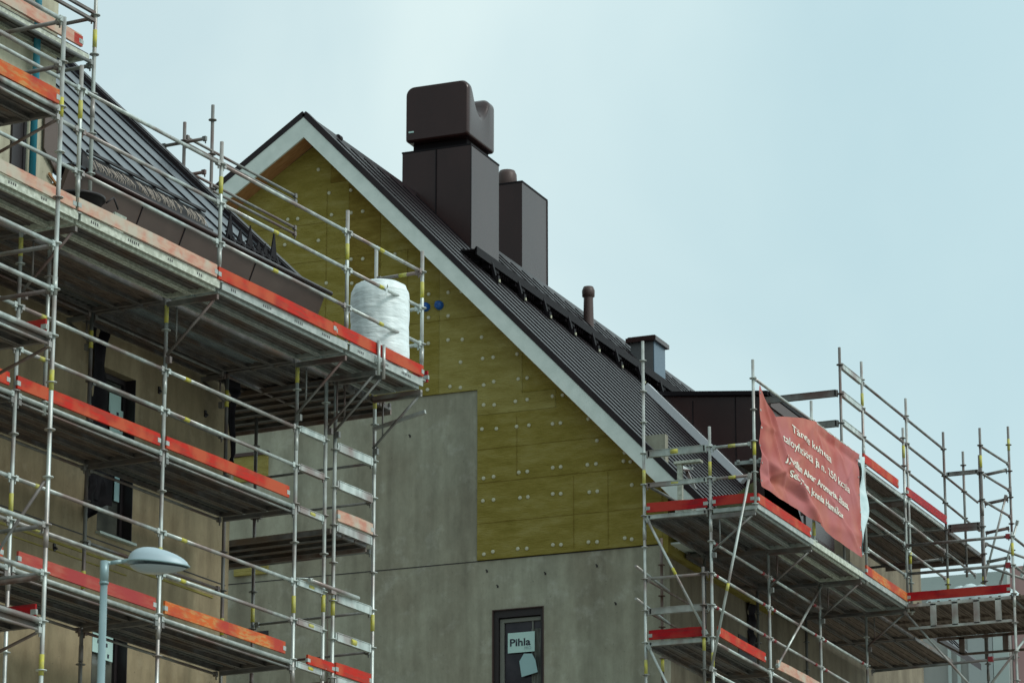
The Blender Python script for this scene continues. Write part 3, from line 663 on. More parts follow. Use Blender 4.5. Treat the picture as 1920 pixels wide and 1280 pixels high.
# concrete joints, lift points
m = MB(); m.box((xw, 30, 12.02), (xw + .006, 40.3, 12.035)); 
for y, z in ((38.6, 14.2), (39.7, 14.15), (38.2, 11.45), (39.2, 11.45), (36.4, 11.7)): m.box((xw, y, z), (xw + .02, y + .04, z + .09)); m.tube((xw, y + .02, z + .06), (xw + .05, y + .02, z + .02), .014)
LB.part('lifting_hook', m, 'frame_dark')
LB.part('joint_strip', MB().box((xw + .001, 33.5, 11.80), (xw + .012, 40.0, 11.83)).box((xw + .001, 35, 11.70), (xw + .010, 38, 11.715)), 'wool_light')
def window_x(T, x, y0, y1, z0, z1, sheet=True, curtain=0, sign=True, fr='frame_dark'):
    f = MB(); d = .16; w = .07
    for a, b, c, e in ((y0, y0 + w, z0, z1), (y1 - w, y1, z0, z1), (y0 + w, y1 - w, z0, z0 + w), (y0 + w, y1 - w, z1 - w, z1)): f.box((x - d - .06, a, c), (x - d + .02, b, e))
    fo = T.part('window', f, fr)
    T.part('pane', MB().box((x - d - .03, y0 + w, z0 + w), (x - d - .02, y1 - w, z1 - w)), 'glass', fo)
    T.part('reveal', MB().box((x - .3, y0 - .001, z0), (x - .001, y0 + .012, z1)).box((x - .3, y1 - .012, z0), (x - .001, y1 + .001, z1)), 'frame_dark', fo)
    if z0 > 0: T.part('sill', MB().box((x - .16, y0 - .02, z0 - .05), (x + .07, y1 + .02, z0 - .02)), 'sill', fo)
    return fo
w1 = window_x(LB, xw, 37.32, 38.10, 12.15, 14.25)
LB.part('paper_sign', MB().box((xw - .145, 37.72, 13.78), (xw - .14, 37.98, 14.02)), 'paper', w1)
t = MB(); t.box((xw - .14, 37.74, 13.50), (xw - .135, 38.03, 13.84), 0)
for a, b, c, d_ in ((37.88, 13.76, 37.93, 13.80), (37.90, 13.70, 37.95, 13.74), (37.87, 13.64, 37.92, 13.68), (37.96, 13.57, 38.0, 13.60), (37.77, 13.70, 37.80, 13.73)): t.box((xw - .134, a, b), (xw - .133, c, d_), 1)
LB.part('paper_sign', t, ['paper', 'ink'], w1)
LB.part('pane_film', MB().box((xw - .15, 37.40, 12.76), (xw - .145, 37.72, 13.05)).box((xw - .15, 37.76, 12.70), (xw - .145, 37.82, 13.05)).box((xw - .15, 37.90, 12.66), (xw - .145, 38.01, 13.05)), 'paper_blue', w1, label='pale blue film in the upper pane')  # strips of pale blue film in the pane
w2 = window_x(LB, xw, 37.30, 38.08, 8.95, 11.05)
t = MB().box((xw - .145, 37.45, 10.68), (xw - .14, 37.72, 10.98), 0).box((xw - .143, 37.72, 10.62), (xw - .138, 37.96, 10.93), 0)
for a, b in ((37.5, 10.8), (37.68, 10.78), (37.72, 10.65), (37.55, 10.68)): t.box((xw - .137, a + .12, b), (xw - .136, a + .16, b + .05), 1)
LB.part('paper_sign', t, ['paper', 'ink'], w2)
window_x(LB, xw, 33.2, 34.0, 12.15, 14.25)
# torn black membrane hanging left of each window
def membrane(T, x, pts_l, pts_r, thick=.02, seed=1, nm='membrane'):
    rnd = random.Random(seed)
    def at(pts, t):
        t *= len(pts) - 1; i = min(int(t), len(pts) - 2); f_ = t - i; return pts[i][0] * (1 - f_) + pts[i+1][0] * f_, pts[i][1] * (1 - f_) + pts[i+1][1] * f_
    def fn(u, v):
        a = at(pts_l, v); b = at(pts_r, v); y = a[0] * (1 - u) + b[0] * u; z = a[1] * (1 - u) + b[1] * u
        return (x + .04 + .03 * math.sin(u * 7 + v * 5 + seed) + .02 * math.sin(v * 21 + seed * 3), y + .012 * math.sin(v * 17 + seed), z)
    T.part(nm, MB().grid(fn, 8, 24), 'black_sheet', label='torn black membrane flapping beside the window')
membrane(LB, xw, [(37.02, 14.84), (37.05, 14.2), (37.06, 13.5), (37.08, 12.8), (37.08, 12.5)], [(37.42, 14.80), (37.42, 14.66), (37.33, 14.5), (37.36, 14.25), (37.42, 14.0), (37.48, 13.7), (37.52, 13.3), (37.60, 12.9), (37.60, 12.5)], seed=1)
membrane(LB, xw + .02, [(37.06, 13.0), (37.06, 12.7), (36.98, 12.4), (36.98, 12.18)], [(37.24, 12.95), (37.32, 12.80), (37.46, 12.5), (37.20, 12.35)], seed=4)
membrane(LB, -25.2, [(39.48, 14.72), (39.65, 14.5), (39.75, 14.35), (39.85, 13.6), (39.86, 13.5)], [(39.8, 14.68), (40.05, 14.56), (39.95, 14.42), (39.9, 13.7), (39.88, 13.5)], seed=6)
# eaves box, soffit, gutter
m = MB().prism([(-24.05, 34.44, 15.80), (-24.40, 34.44, 14.95), (-24.47, 34.44, 14.95), (-24.12, 34.44, 15.80)], (0, 5.88, 0))
m.prism([(-24.12, 40.29, 15.78), (-24.44, 40.29, 14.97), (-25.5, 40.29, 15.05), (-25.5, 40.29, 16.9)], (0, .03, 0))
m.box((-25.5, 34.7, 14.95), (-24.46, 40.28, 14.99))
LB.part('eaves_box', m, 'fascia_brown')
m = MB()
for y in (36.0, 36.95, 38.6): m.prism([(-24.05, y, 15.78), (-24.395, y, 14.95), (-24.42, y, 14.95), (-24.08, y, 15.78)], (0, .018, 0))
LB.part('panel_joint', m, 'rib_dark')
m = MB().tube((-24.02, 34.7, 15.80), (-24.02, 40.40, 15.80), .03, 0, 10); LB.part('gutter', m, 'brown_metal')
# roof
sL = .975
def zl(x): return 15.84 + sL * (-24.3 - x)
m = MB().quadbox([(-24.28, 34.44, zl(-24.28) - .12), (-24.28, 40.30, zl(-24.28) - .12), (-30.5, 40.30, zl(-30.5) - .12), (-30.5, 34.44, zl(-30.5) - .12),
                  (-24.28, 34.44, zl(-24.28)), (-24.28, 40.30, zl(-24.28)), (-30.5, 40.30, zl(-30.5)), (-30.5, 34.44, zl(-30.5))])
m.quadbox([(-30.5, 34.44, zl(-30.5) - .12), (-30.5, 40.3, zl(-30.5) - .12), (-36, 40.3, 16.5), (-36, 35, 16.5), (-30.5, 34.44, zl(-30.5)), (-30.5, 40.30, zl(-30.5)), (-36, 40.3, 16.7), (-36, 35, 16.7)])
rf = LB.part('roof', m, 'roof_grey')
m = MB(); y = 34.72
while y < 40.2:
    m.beam((-24.28, y, zl(-24.28) + .010), (-30.5, y, zl(-30.5) + .010), .016, .024); y += .53
LB.part('standing_seam', m, 'rib_dark', rf); LB.part('eaves_flashing', MB().box((-24.32, 34.45, 15.805), (-24.02, 40.28, 15.825)), 'roof_grey', rf)
LB.part('verge_flashing', MB().beam((-24.2, 40.32, zl(-24.2) + .03), (-30.5, 40.32, zl(-30.5) + .03), .14, .10).beam((-24.2, 40.2, zl(-24.2) + .05), (-30.5, 40.2, zl(-30.5) + .05), .02, .05), 'roof_dark', rf)
# snow guard spikes along the eave
m = MB()
for y, h in ((38.85, .42), (39.10, .26), (39.34, .38), (39.55, .22), (39.72, .24), (39.93, .46)):
    m.prism([(-24.62, y - .10, zl(-24.62)), (-24.62, y + .10, zl(-24.62)), (-24.62, y + .01, zl(-24.62) + h)], (-.02, 0, 0))
    m.tube((-24.5, y - .06, zl(-24.5) + .02), (-24.62, y + .08, zl(-24.62) + .10), .018, 0, 6); m.tube((-24.66, y - .05, zl(-24.66) + .12), (-24.5, y + .04, zl(-24.5) + .02), .015, 0, 6)
m.beam((-24.6, 38.8, zl(-24.6) + .07), (-24.6, 40.05, zl(-24.6) + .07), .03, .03)
LB.part('snow_guard', m, 'rib_dark', rf)

# bristle strip lying on the eave
rnd = random.Random(3)
m = MB().prism([(-24.46, 35.25, 15.86), (-24.54, 35.25, 15.9), (-24.54, 35.25, 16.27), (-24.46, 35.25, 16.27)], (0, 2.75, 0), 0)
m.beam((-24.43, 35.3, 16.29), (-24.43, 37.95, 16.29), .03, .03, 0); m.beam((-24.36, 35.3, 15.95), (-24.36, 37.95, 15.95), .12, .16, 0); m.beam((-24.43, 35.3, 15.9), (-24.43, 37.95, 15.9), .03, .03, 0)
y = 35.3
while y < 37.9:
    if not (36.25 < y < 36.33 or 37.35 < y < 37.42):
        z0 = 16.22 - rnd.random() * .03; l = .10 + rnd.random() * .12
        p = (-24.42, y, z0); q = (-24.38 + rnd.random() * .03, y + rnd.uniform(.0, .05), z0 - l * .6); r_ = (-24.40, y + rnd.uniform(.03, .08), z0 - l)
        m.path([p, q, r_], .0045, 1, 5)
        if rnd.random() < .5: m.path([(-24.40, y, 16.0), (-24.38, y + .03, 15.95), (-24.40, y + .06, 16.01), (-24.40, y + .03, 16.05)], .0045, 1, 5)
    y += .036
y = 35.2
while y < 38.0: m.prism([(-24.33, y, 15.96), (-24.33, y + .16, 15.96), (-24.33, y + rnd.uniform(.02, .14), 15.78 - rnd.random() * .12)], (-.01, 0, 0), 0); y += .13
single('brush_strip', m, ['tub', 'bristle'], 'long dark strip with pale curly bristles standing on the eave of the left roof', 'brush strip', (-24.45, 36.6, 15.86), FL)

# black tub on the upper deck
T_ = Thing('tub', 'round black tub on the upper left deck, below the dark seam roof', 'tub', (-23.75, 34.15, 14.72), FL)
T_.part('bowl', MB().lathe((-23.75, 34.15, 14.72), [(0, 0), (.22, 0), (.25, .42), (.31, .50), (.33, .50), (.33, .53), (.30, .53), (.22, .06), (0, .06)], 28), 'tub')
T_.part('handle', MB().path([(-23.50, 34.38, 15.22), (-23.45, 34.46, 15.30), (-23.48, 34.6, 15.20)], .012, 0, 6), 'tub')
m = MB().prism([(-23.42, 34.42, 14.74), (-23.42, 34.58, 14.74), (-23.42, 34.70, 15.12), (-23.42, 34.45, 15.12)], (-.03, 0, 0))
single('timber_offcut', m, 'edge_pale', 'small pale wedge of board standing right of the black tub', 'board', (-23.43, 34.55, 14.74), FL)

# ================================================================ GABLE BUILDING (world frame)
GY = 55.0; CX = -20.37
GB = Thing('apartment_building', 'steep gabled building clad in olive mineral wool over grey concrete, dark roof', 'building', (-26.7, 62, 0))
s1 = 1.0516
def zr(x): return 23.14 - s1 * (x + 26.68)
def zlft(x): return 23.14 + .672 * (x + 26.68)
# concrete gable wall with window opening
wx0, wx1, wz0, wz1 = -23.33, -22.45, 12.2, 14.28
m = MB()
m.box((-33, GY, 0), (wx0, GY + .3, 15.12)); m.box((wx1, GY, 0), (CX, GY + .3, 15.12)); m.box((wx0, GY, 0), (wx1, GY + .3, wz0)); m.box((wx0, GY, wz1), (wx1, GY + .3, 15.12))
m.box((-33, GY, 15.135), (-23.61, GY + .3, 18.03)); m.box((-23.61, GY + .16, 15.135), (CX, GY + .3, 17.0))
gw = GB.part('concrete_wall', m, 'concrete_grey')
GB.part('concrete_wall', MB().box((CX - .3, GY + .3, 0), (CX, 60.2, 15.12)).box((CX - .3, 60.2, 0), (CX, 69.6, 16.4)).box((CX - .3, 65.0, 16.4), (CX, 69.6, 18.6)).box((-33, 69.3, 0), (CX - .3, 69.6, 16)), 'concrete_brown')
# wool: three polygons with thickness
def gp(pts, y0, t, mtl, lab=None): return GB.part('wool_slab', MB().prism([(x, y0, z) for x, z in pts], (0, t, 0)), mtl, label=lab)
apx = (-26.68, 22.72)
gp([(-23.605, 15.14), (CX, 15.14), (CX, zr(CX) - .35), (-22.80, zr(-22.80) - .35), (-22.80, 17.90), (-22.2, 17.90), (-22.2, 17.585), (-23.605, 17.585)], GY - .03, .16, 'wool_olive')
gp([(-23.605, 17.59), (-22.205, 17.59), (-22.205, 17.895), (-22.805, 17.895), (-22.805, zr(-22.805) - .35), (-24.3, zr(-24.3) - .35), (-24.3, 18.035), (-23.605, 18.035)], GY - .033, .16, 'wool_light')
gp([(-26.0, 18.035), (-24.305, 18.035), (-24.305, zr(-24.305) - .35), (-25.4, zr(-25.4) - .35), (-25.4, 20.0), (-26.0, 20.0)], GY - .03, .16, 'wool_olive')
gp([(-26.0, 20.005), (-25.405, 20.005), (-25.405, zr(-25.405) - .35), (-26.35, zr(-26.35) - .35), (-26.35, 22.0), (-26.0, 22.0)], GY - .032, .16, 'wool_brown')
gp([(-29.5, 18.035), (-26.005, 18.035), (-26.005, 21.995), (-26.355, 21.995), (-26.355, zr(-26.355) - .35), apx, (-29.5, zlft(-29.5) - .35)], GY - .03, .16, 'wool_olive')
# slab joints
m = MB()
for a, b in (((-29, 19.3), (-21.5, 19.3)), ((-29, 20.62), (-24.6, 20.62)), ((-23.6, 16.43), (-20.4, 16.43)), ((-23.6, 17.0), (-21.2, 17.0)), ((-29, 21.3), (-25.3, 21.3)), ((-23.6, 15.75), (-20.4, 15.75))):
    m.box((a[0], GY - .036, a[1]), (min(b[0], -26.68 + (23.14 - .45 - a[1]) / s1), GY - .031, a[1] + .007))
for x, a, b in ((-26.42, 18.1, 21.9), (-21.9, 15.2, 16.4), (-22.9, 16.5, 17.5), (-25.3, 18.1, 19.3), (-24.9, 19.3, 20.6), (-21.3, 15.2, 16.4)): m.box((x, GY - .038, a), (x + .007, GY - .0335, b))
GB.part('slab_joint', m, 'wool_brown')
W_ = [(-23.9, 19.77), (-23.88, 18.93), (-23.53, 18.93), (-23.91, 18.54), (-23.51, 18.56), (-23.32, 18.56), (-22.89, 18.57), (-22.87, 18.14), (-22.71, 18.14), (-22.27, 18.15), (-23.49, 18.1), (-23.31, 18.14), (-23.91, 18.1), (-22.92, 17.76), (-22.71, 17.77), (-22.26, 17.78), (-22.08, 17.78), (-23.49, 17.76), (-23.3, 17.74), (-21.63, 17.33), (-21.48, 16.95), (-21.0, 16.7), (-23.52, 17.35), (-23.26, 17.33), (-22.9, 17.33), (-22.68, 17.33), (-22.26, 17.31), (-22.12, 17.31), (-21.65, 16.56), (-21.5, 16.56), (-22.26, 16.57), (-22.12, 16.57), (-21.02, 16.56), (-20.9, 16.54), (-22.86, 16.55), (-22.71, 16.55), (-23.49, 16.51), (-23.31, 16.52), (-23.48, 15.23), (-23.32, 15.26), (-22.88, 15.27), (-22.72, 15.26), (-22.26, 15.28), (-22.12, 15.27), (-21.64, 15.27), (-21.49, 15.26), (-21.01, 15.28), (-20.89, 15.25), (-26.59, 22.27), (-26.38, 21.82), (-25.97, 21.82), (-26.33, 21.42), (-25.96, 21.41), (-25.74, 21.41), (-27.16, 21.44), (-26.97, 21.43), (-26.57, 20.99), (-27.21, 20.99), (-27.54, 21.01), (-25.95, 20.58), (-25.73, 20.56), (-26.41, 20.21), (-25.93, 20.15), (-25.74, 20.14), (-25.13, 20.57), (-24.5, 19.79), (-24.14, 19.78), (-24.14, 19.37), (-24.5, 19.38), (-24.5, 18.93), (-24.14, 18.95), (-24.1, 18.14), (-24.51, 18.13), (-24.72, 18.16), (-23.5, 16.13), (-23.31, 16.13), (-22.84, 16.12), (-22.7, 16.12), (-22.26, 16.13), (-22.12, 16.12), (-21.62, 16.1), (-21.48, 16.1), (-20.88, 16.15)]
for x, z in W_: GB.part('fixing_washer', lambda: MB().lathe((0, 0, 0), [(.0, -.014), (.018, -.016), (.030, -.010), (.033, 0)], 12, axis='y'), 'washer', key='w', loc=(x, GY - .034, z))
for x in (-24.55, -24.30):
    j = GB.part('junction_box', MB().lathe((x, GY - .03, 19.57), [(0, -.10), (.045, -.095), (.072, -.06), (.080, 0)], 20, axis='y'), 'blue_cap')
    GB.part('box_lid', MB().lathe((x - .01, GY - .12, 19.59), [(0, -.03), (.03, -.02), (.045, .02)], 14, axis='y'), 'blue_cap', j)
# insulation on the long side and small patches
GB.part('wool_slab', MB().box((CX, GY - .02, 14.98), (CX + .10, 60.2, 16.0)), 'wool_olive')
m = MB()
for k in range(8):
    for dz in (0, .0): m.lathe((0, 0, 0), [(0, 0)], 3) if False else None
for k in range(9):
    y = 55.3 + k * .55
    for yy in (y, y + .16): GB.part('fixing_washer', lambda: MB().lathe((0, 0, 0), [(.0, -.012), (.03, -.008), (.033, 0)], 10, axis='y'), 'washer', key='w2', loc=(CX + .10, yy, 15.15)).rotation_euler = (0, 0, R(90))
gp([(-28.09, 16.86), (-27.46, 16.90), (-27.46, 17.32), (-28.09, 17.30)], GY - .05, .05, 'wool_light', 'loose slab of light mineral wool on concrete'); GB.part('flashing', MB().box((-28.1, GY - .07, 17.31), (-27.44, GY, 17.37)), 'brown_trim')
gp([(-28.05, 15.25), (-27.42, 15.25), (-27.42, 15.62), (-28.05, 15.58)], GY - .05, .05, 'wool_light')
GB.part('opening', MB().box((-27.68, GY - .01, 14.08), (-27.40, GY + .01, 14.28)), 'frame_dark')
m = MB().box((-33, GY - .004, 15.12), (CX, GY + .01, 15.135)); m.box((-33, GY - .004, 18.03), (-23.61, GY + .01, 18.04))
for x, z in ((-23.45, 14.93), (-23.26, 14.66), (-22.42, 14.80), (-21.52, 14.85), (-25.45, 17.2), (-24.85, 17.35), (-26.2, 16.5), (-21.2, 14.2)): m.box((x, GY - .006, z), (x + .028, GY, z + .035)); m.box((x - .01, GY - .012, z + .035), (x + .012, GY, z + .05))
GB.part('wall_joint', m, 'frame_dark')
GB.part('cable', MB().tube((-26.3, GY - .01, 13.0), (-26.32, GY - .01, 15.1), .008, 0, 5).tube((-26.22, GY - .01, 12.5), (-26.22, GY - .01, 15.1), .006, 0, 5), 'rusty_steel')
# gable window
f = MB(); w = .05
f.box((wx0, GY + .02, wz0), (wx0 + .09, GY + .14, wz1)).box((wx1 - .05, GY + .02, wz0), (wx1, GY + .14, wz1)).box((wx0 + .09, GY + .02, wz1 - .12), (wx1 - .05, GY + .14, wz1)).box((wx0 + .09, GY + .02, wz0), (wx1 - .05, GY + .14, wz0 + .1))
fo = GB.part('window', f, 'frame_dark')
GB.part('frame', MB().box((wx0 + .10, GY + .06, wz0 + .1), (wx0 + .17, GY + .12, wz1 - .14)).box((wx0 + .17, GY + .06, wz1 - .2), (wx1 - .06, GY + .12, wz1 - .14)).box((wx1 - .22, GY + .07, wz1 - .5), (wx1 - .20, GY + .10, wz1 - .2)), 'frame_grey', fo)
GB.part('pane', MB().box((wx0 + .09, GY + .10, wz0 + .1), (wx1 - .05, GY + .115, wz1 - .12)), 'glass_dark', fo)
GB.part('protective_film', MB().grid(lambda u, v: (wx1 - .24 + u * .17, GY + .085 + .012 * math.sin(u * 23 + v * 5), wz0 + .15 + v * 1.6), 10, 10), 'glass', fo)
GB.part('reveal', MB().box((wx0 - .012, GY - .012, wz0), (wx0 + .004, GY + .03, wz1 + .012)).box((wx1 - .004, GY - .012, wz0), (wx1 + .012, GY + .03, wz1 + .012)).box((wx0 + .004, GY - .012, wz1 - .002), (wx1 - .004, GY + .02, wz1 + .012)), 'brown_trim', fo)
t = MB().quadbox([(-23.09, GY + .05, 13.57), (-22.62, GY + .05, 13.57), (-22.62, GY + .056, 13.57), (-23.09, GY + .056, 13.57), (-23.09, GY + .05, 13.90), (-22.62, GY + .05, 13.90), (-22.62, GY + .056, 13.90), (-23.09, GY + .056, 13.90)])
add_text(t, 'Pihla', lambda u, v: (-23.06 + u * .37, GY + .046, 13.68 + v * .17), .02, 1)
add_text(t, 'PRO', lambda u, v: (-22.80 + u * .12, GY + .046, 13.61 + v * .07), .0, 2)
GB.part('paper_sign', t, ['paper', 'ink', 'lamp_pole'], fo)
GB.part('paper_bag', MB().prism([(-22.88, GY + .03, 13.42), (-22.80, GY + .03, 13.54), (-22.66, GY + .03, 13.53), (-22.60, GY + .03, 13.42), (-22.56, GY + .03, 13.22), (-22.84, GY + .03, 13.16)], (0, .008, 0)), 'paper_blue', fo)
GB.part('paper_bag', MB().grid(lambda u, v: (wx0 + .2 + u * .5, GY + .085 + .008 * math.sin(u * 19 + v * 7), wz0 + .15 + v * 1.7), 14, 14), 'glass', fo) if False else None
# side window with black sheet
fo = GB.part('window', MB().box((CX - .02, 58.6, 13.9), (CX + .012, 59.5, 14.35)), 'frame_dark')
membrane(GB, CX + .0, [(59.0, 15.1), (59.05, 14.6), (59.1, 14.1)], [(59.45, 15.1), (59.5, 14.6), (59.5, 14.1)], seed=8)
GB.part('window', MB().box((CX - .02, 64.2, 15.6), (CX + .012, 66.3, 16.9)).box((CX + .012, 64.9, 15.6), (CX + .03, 65.0, 16.9)), 'frame_dark')
# roof
OV = 54.6
m = MB(); RE = -19.45
m.quadbox([(-26.68, OV, 23.14 - .14), (RE, OV, zr(RE) - .14), (RE, 63.0, zr(RE) - .14), (-26.68, 63.0, 23.0), (-26.68, OV, 23.14), (RE, OV, zr(RE)), (RE, 63.0, zr(RE)), (-26.68, 63.0, 23.14)])
m.quadbox([(-26.68, 63.0, 23.0), (-20.7, 63.0, zr(-20.7) - .14), (-20.7, 75.0, zr(-20.7) - .14), (-26.68, 75.0, 23.0), (-26.68, 63.0, 23.14), (-20.7, 63.0, zr(-20.7)), (-20.7, 75.0, zr(-20.7)), (-26.68, 75.0, 23.14)])
m.quadbox([(-26.68, OV, 23.0), (-26.68, 75, 23.0), (-33, 75, zlft(-33) - .14), (-33, OV, zlft(-33) - .14), (-26.68, OV, 23.14), (-26.68, 75, 23.14), (-33, 75, zlft(-33)), (-33, OV, zlft(-33))])
m.prism([(-26.7, 54.9, 22.9), (-26.68, 54.9, 23.2), (-26.5, 54.9, 22.9)], (0, 20, 0)); m.tube((-26.68, 55.9, 23.17), (-26.68, 56.0, 23.17), .06, 0, 10)
rf = GB.part('roof', m, 'roof_dark')
m = MB(); y = 55.15
while y < 74.5:
    xe = RE if y < 63 else -20.75
    m.beam((-26.6, y, zr(-26.6) + .010), (xe, y, zr(xe) + .010), .02, .024); y += .56
GB.part('roof_rib', m, 'rib_dark', rf)
m = MB().beam((-26.68, OV + .02, 23.14 + .03), (RE - .02, OV + .02, zr(RE - .02) + .03), .16, .10); m.beam((-26.68, OV + .02, 23.14 + .03), (-32.9, OV + .02, zlft(-32.9) + .03), .16, .10)
m.beam((-26.6, OV + .35, zr(-26.6) + .01), (RE - .02, OV + .35, zr(RE) + .02), .26, .035)
GB.part('verge_flashing', m, 'roof_dark', rf)
# white barge boards, sloped parallelograms
bh = .37
GB.part('barge_board', MB().prism([(-26.68, OV - .05, 23.11), (RE, OV - .05, zr(RE) - .03), (RE, OV - .05, zr(RE) - .03 - bh), (-26.68, OV - .05, 23.11 - bh)], (0, .04, 0)), 'white_board')
GB.part('barge_board', MB().prism([(-26.68, OV - .05, 23.11), (-32.9, OV - .05, zlft(-32.9) - .03), (-32.9, OV - .05, zlft(-32.9) - .03 - bh + .05), (-26.68, OV - .05, 23.11 - bh)], (0, .04, 0)), 'white_board')
GB.part('soffit_board', MB().prism([(-26.68, OV - .01, 22.78), (-32.9, OV - .01, zlft(-32.9) - .35), (-32.9, OV - .01, zlft(-32.9) - .39), (-26.68, OV - .01, 22.74)], (0, .39, 0)), 'soffit_wood', label='orange timber soffit under the left slope')
GB.part('soffit_board', MB().prism([(-26.68, OV - .01, 22.78), (RE, OV - .01, zr(RE) - .38), (RE, OV - .01, zr(RE) - .42), (-26.68, OV - .01, 22.74)], (0, .39, 0)), 'soffit_wood')
GB.part('eaves_board', MB().box((RE, OV, zr(RE) - .34), (RE + .04, 62.9, zr(RE) - .04)).box((CX, GY + .1, zr(RE) - .40), (RE, 62.9, zr(RE) - .37)), 'white_board')
GB.part('gutter', MB().tube((RE + .10, OV, zr(RE) - .06), (RE + .10, 60.5, zr(RE) - .06), .07, 0, 12), 'brown_metal')
# chimneys
def cyl_cap(m, x, y, z, r, h): m.lathe((x, y, z), [(0, h), (r * .82, h), (r, h * .8), (r * 1.05, h * .35), (r * .95, h * .2), (r * .95, 0)], 24)
c1 = GB.part('chimney', MB().box((-26.95, 59.24, 21.5), (-25.58, 60.55, 23.97)), 'brown_metal', rf)
m = MB()
for e in ((-26.96, 59.23, -25.57, 60.56),): m.box((e[0], e[1], 23.955), (e[2], e[3], 23.985))
m.box((-26.28, 59.225, 22.6), (-26.26, 59.24, 23.95)); m.box((-25.58, 59.235, 21.6), (-25.572, 59.26, 23.95)); m.box((-26.8, 59.4, 23.98), (-25.73, 60.4, 24.18))
GB.part('chimney_trim', m, 'rib_dark', rf)
# rounded hood with a saddle cut in its top
hx0, hx1, hy0, hy1, hz0, hz1 = -26.86, -25.60, 59.14, 60.42, 24.14, 25.21
def rr(x0, x1, z0, z1, r, n=6):
    P_ = []
    for cx_, cz_, a0 in ((x1 - r, z1 - r, 0), (x0 + r, z1 - r, 90), (x0 + r, z0 + r, 180), (x1 - r, z0 + r, 270)):
        rad = r if a0 < 180 else r * .35; ox = (r - rad) * (1 if a0 == 270 else -1 if a0 == 180 else 0); oz = -(r - rad) if a0 >= 180 else 0
        for k in range(n + 1):
            t = R(a0 + 90 * k / n); P_.append((cx_ + ox + rad * math.cos(t), cz_ + oz + rad * math.sin(t)))
    return P_
m = MB(); NY = 22; k0 = 0; rings = []
for j in range(NY + 1):
    v = j / NY; y = hy0 + (hy1 - hy0) * v
    if v < .16: top = hz1
    elif v < .80: u = (v - .16) / .64; top = hz1 - .46 * math.sin(math.pi * min(1, u * 1.0)) ** .8 * (1 - .0 * u) - .02 * u
    else: top = hz1 - .10
    if v >= .60: top = min(top, hz1 - .02); top = max(top, hz1 - .46) if v < .8 else hz1 - .06
    ins = .03 if (j == 0 or j == NY) else 0
    ring = rr(hx0 + ins, hx1 - ins, hz0 + ins, top - ins, .16); k = len(m.v); m.v += [(x, y, z) for x, z in ring]; rings.append((k, len(ring)))
for (a, n), (b, _) in zip(rings, rings[1:]):
    for i in range(n):
        jn = (i + 1) % n; m.f.append((a + i, b + i, b + jn, a + jn)); m.m.append(0); m.sm.append(True)
m.f.append(tuple(range(rings[0][0], rings[0][0] + rings[0][1]))); m.m.append(0); m.sm.append(False)
m.f.append(tuple(reversed(range(rings[-1][0], rings[-1][0] + rings[-1][1])))); m.m.append(0); m.sm.append(False)
hd = GB.part('chimney_hood', m, 'brown_metal', rf)
GB.part('maker_plate', MB().box((-26.78, hy0 - .012, 24.30), (-26.68, hy0 - .0, 24.33)), 'paper', rf)
GB.part('chimney', MB().box((-27.95, 64.59, 22.0), (-26.79, 65.9, 25.06)), 'brown_metal', rf)
GB.part('chimney_trim', MB().box((-27.96, 64.58, 25.045), (-26.78, 65.91, 25.08)).box((-26.79, 65.88, 23.2), (-26.778, 65.91, 25.05)), 'rib_dark', rf)
m = MB(); cyl_cap(m, -27.28, 65.0, 25.06, .19, .40); GB.part('chimney_pot', m, 'brown_trim', rf)
m = MB(); m.lathe((-26.25, 66.75, 22.45), [(.11, 0), (.095, .75), (.095, .76), (.125, .78), (.13, .9), (.10, .98), (0, 1.0)], 20); GB.part('vent_pipe', m, 'brown_trim', rf)
GB.part('roof_hatch', MB().box((-26.25, 69.1, 22.0), (-25.751, 69.75, 22.90)), 'hatch_grey', rf); GB.part('hatch_side', MB().box((-25.75, 69.1, 22.1), (-25.735, 69.75, 22.88)), 'hatch_sky_sheen', rf); GB.part('hatch_cap', MB().box((-26.33, 69.02, 22.88), (-25.67, 69.83, 22.97)).box((-26.30, 69.06, 22.97), (-25.70, 69.8, 23.0)), 'brown_metal', rf)
# roof walkway: grating, brackets and rail along the slope
xk = -24.72; zk = zr(xk) + .10
m = MB()
for dx in (-.20, .20): m.beam((xk + dx, 57.0, zk), (xk + dx, 72.0, zk), .03, .06)
y = 57.0
while y < 72: m.box((xk - .2, y, zk - .012), (xk + .2, y + .07, zk + .012)); y += .10
m.box((xk + .20, 57.0, zk - .10), (xk + .23, 72.0, zk + .05)); m.box((xk + .02, 57.6, zr(xk + .02) + .02), (xk + .06, 72, zr(xk + .02) + .16)); GB.part('roof_walkway', m, 'rib_dark', rf)
y = 57.7
while y < 72:
    m = MB(); m.beam((xk + .20, y, zk - .03), (xk + .02, y, zr(xk + .02)), .05, .04); m.beam((xk + .20, y, zk - .02), (xk + .30, y, zr(xk + .3)), .07, .05); m.box((xk + .12, y - .02, zr(xk + .3) - .0), (xk + .34, y + .07, zr(xk + .3) + .12)); m.box((xk - .22, y - .03, zr(xk) - .02), (xk - .16, y + .03, zk)); m.box((xk - .2, y - .1, zk - .16), (xk + .2, y + .35, zk - .02)); m.box((xk + .34, y, zr(xk + .34) + .04), (xk + .36, y + .04, zr(xk + .34) + .09), 1); GB.part('walkway_bracket', m, ['rib_dark', 'washer'], rf); y += 1.2
m = MB()
for dx, dz in ((-.26, .20), (-.26, .08)): m.tube((xk + dx, 57.5, zk + dz), (xk + dx, 72.0, zk + dz), .014, 0, 6)
y = 57.7
while y < 72: m.beam((xk - .26, y, zk - .05), (xk - .26, y, zk + .20), .02, .03); y += 1.2
GB.part('walkway_rail', m, 'rib_dark', rf)
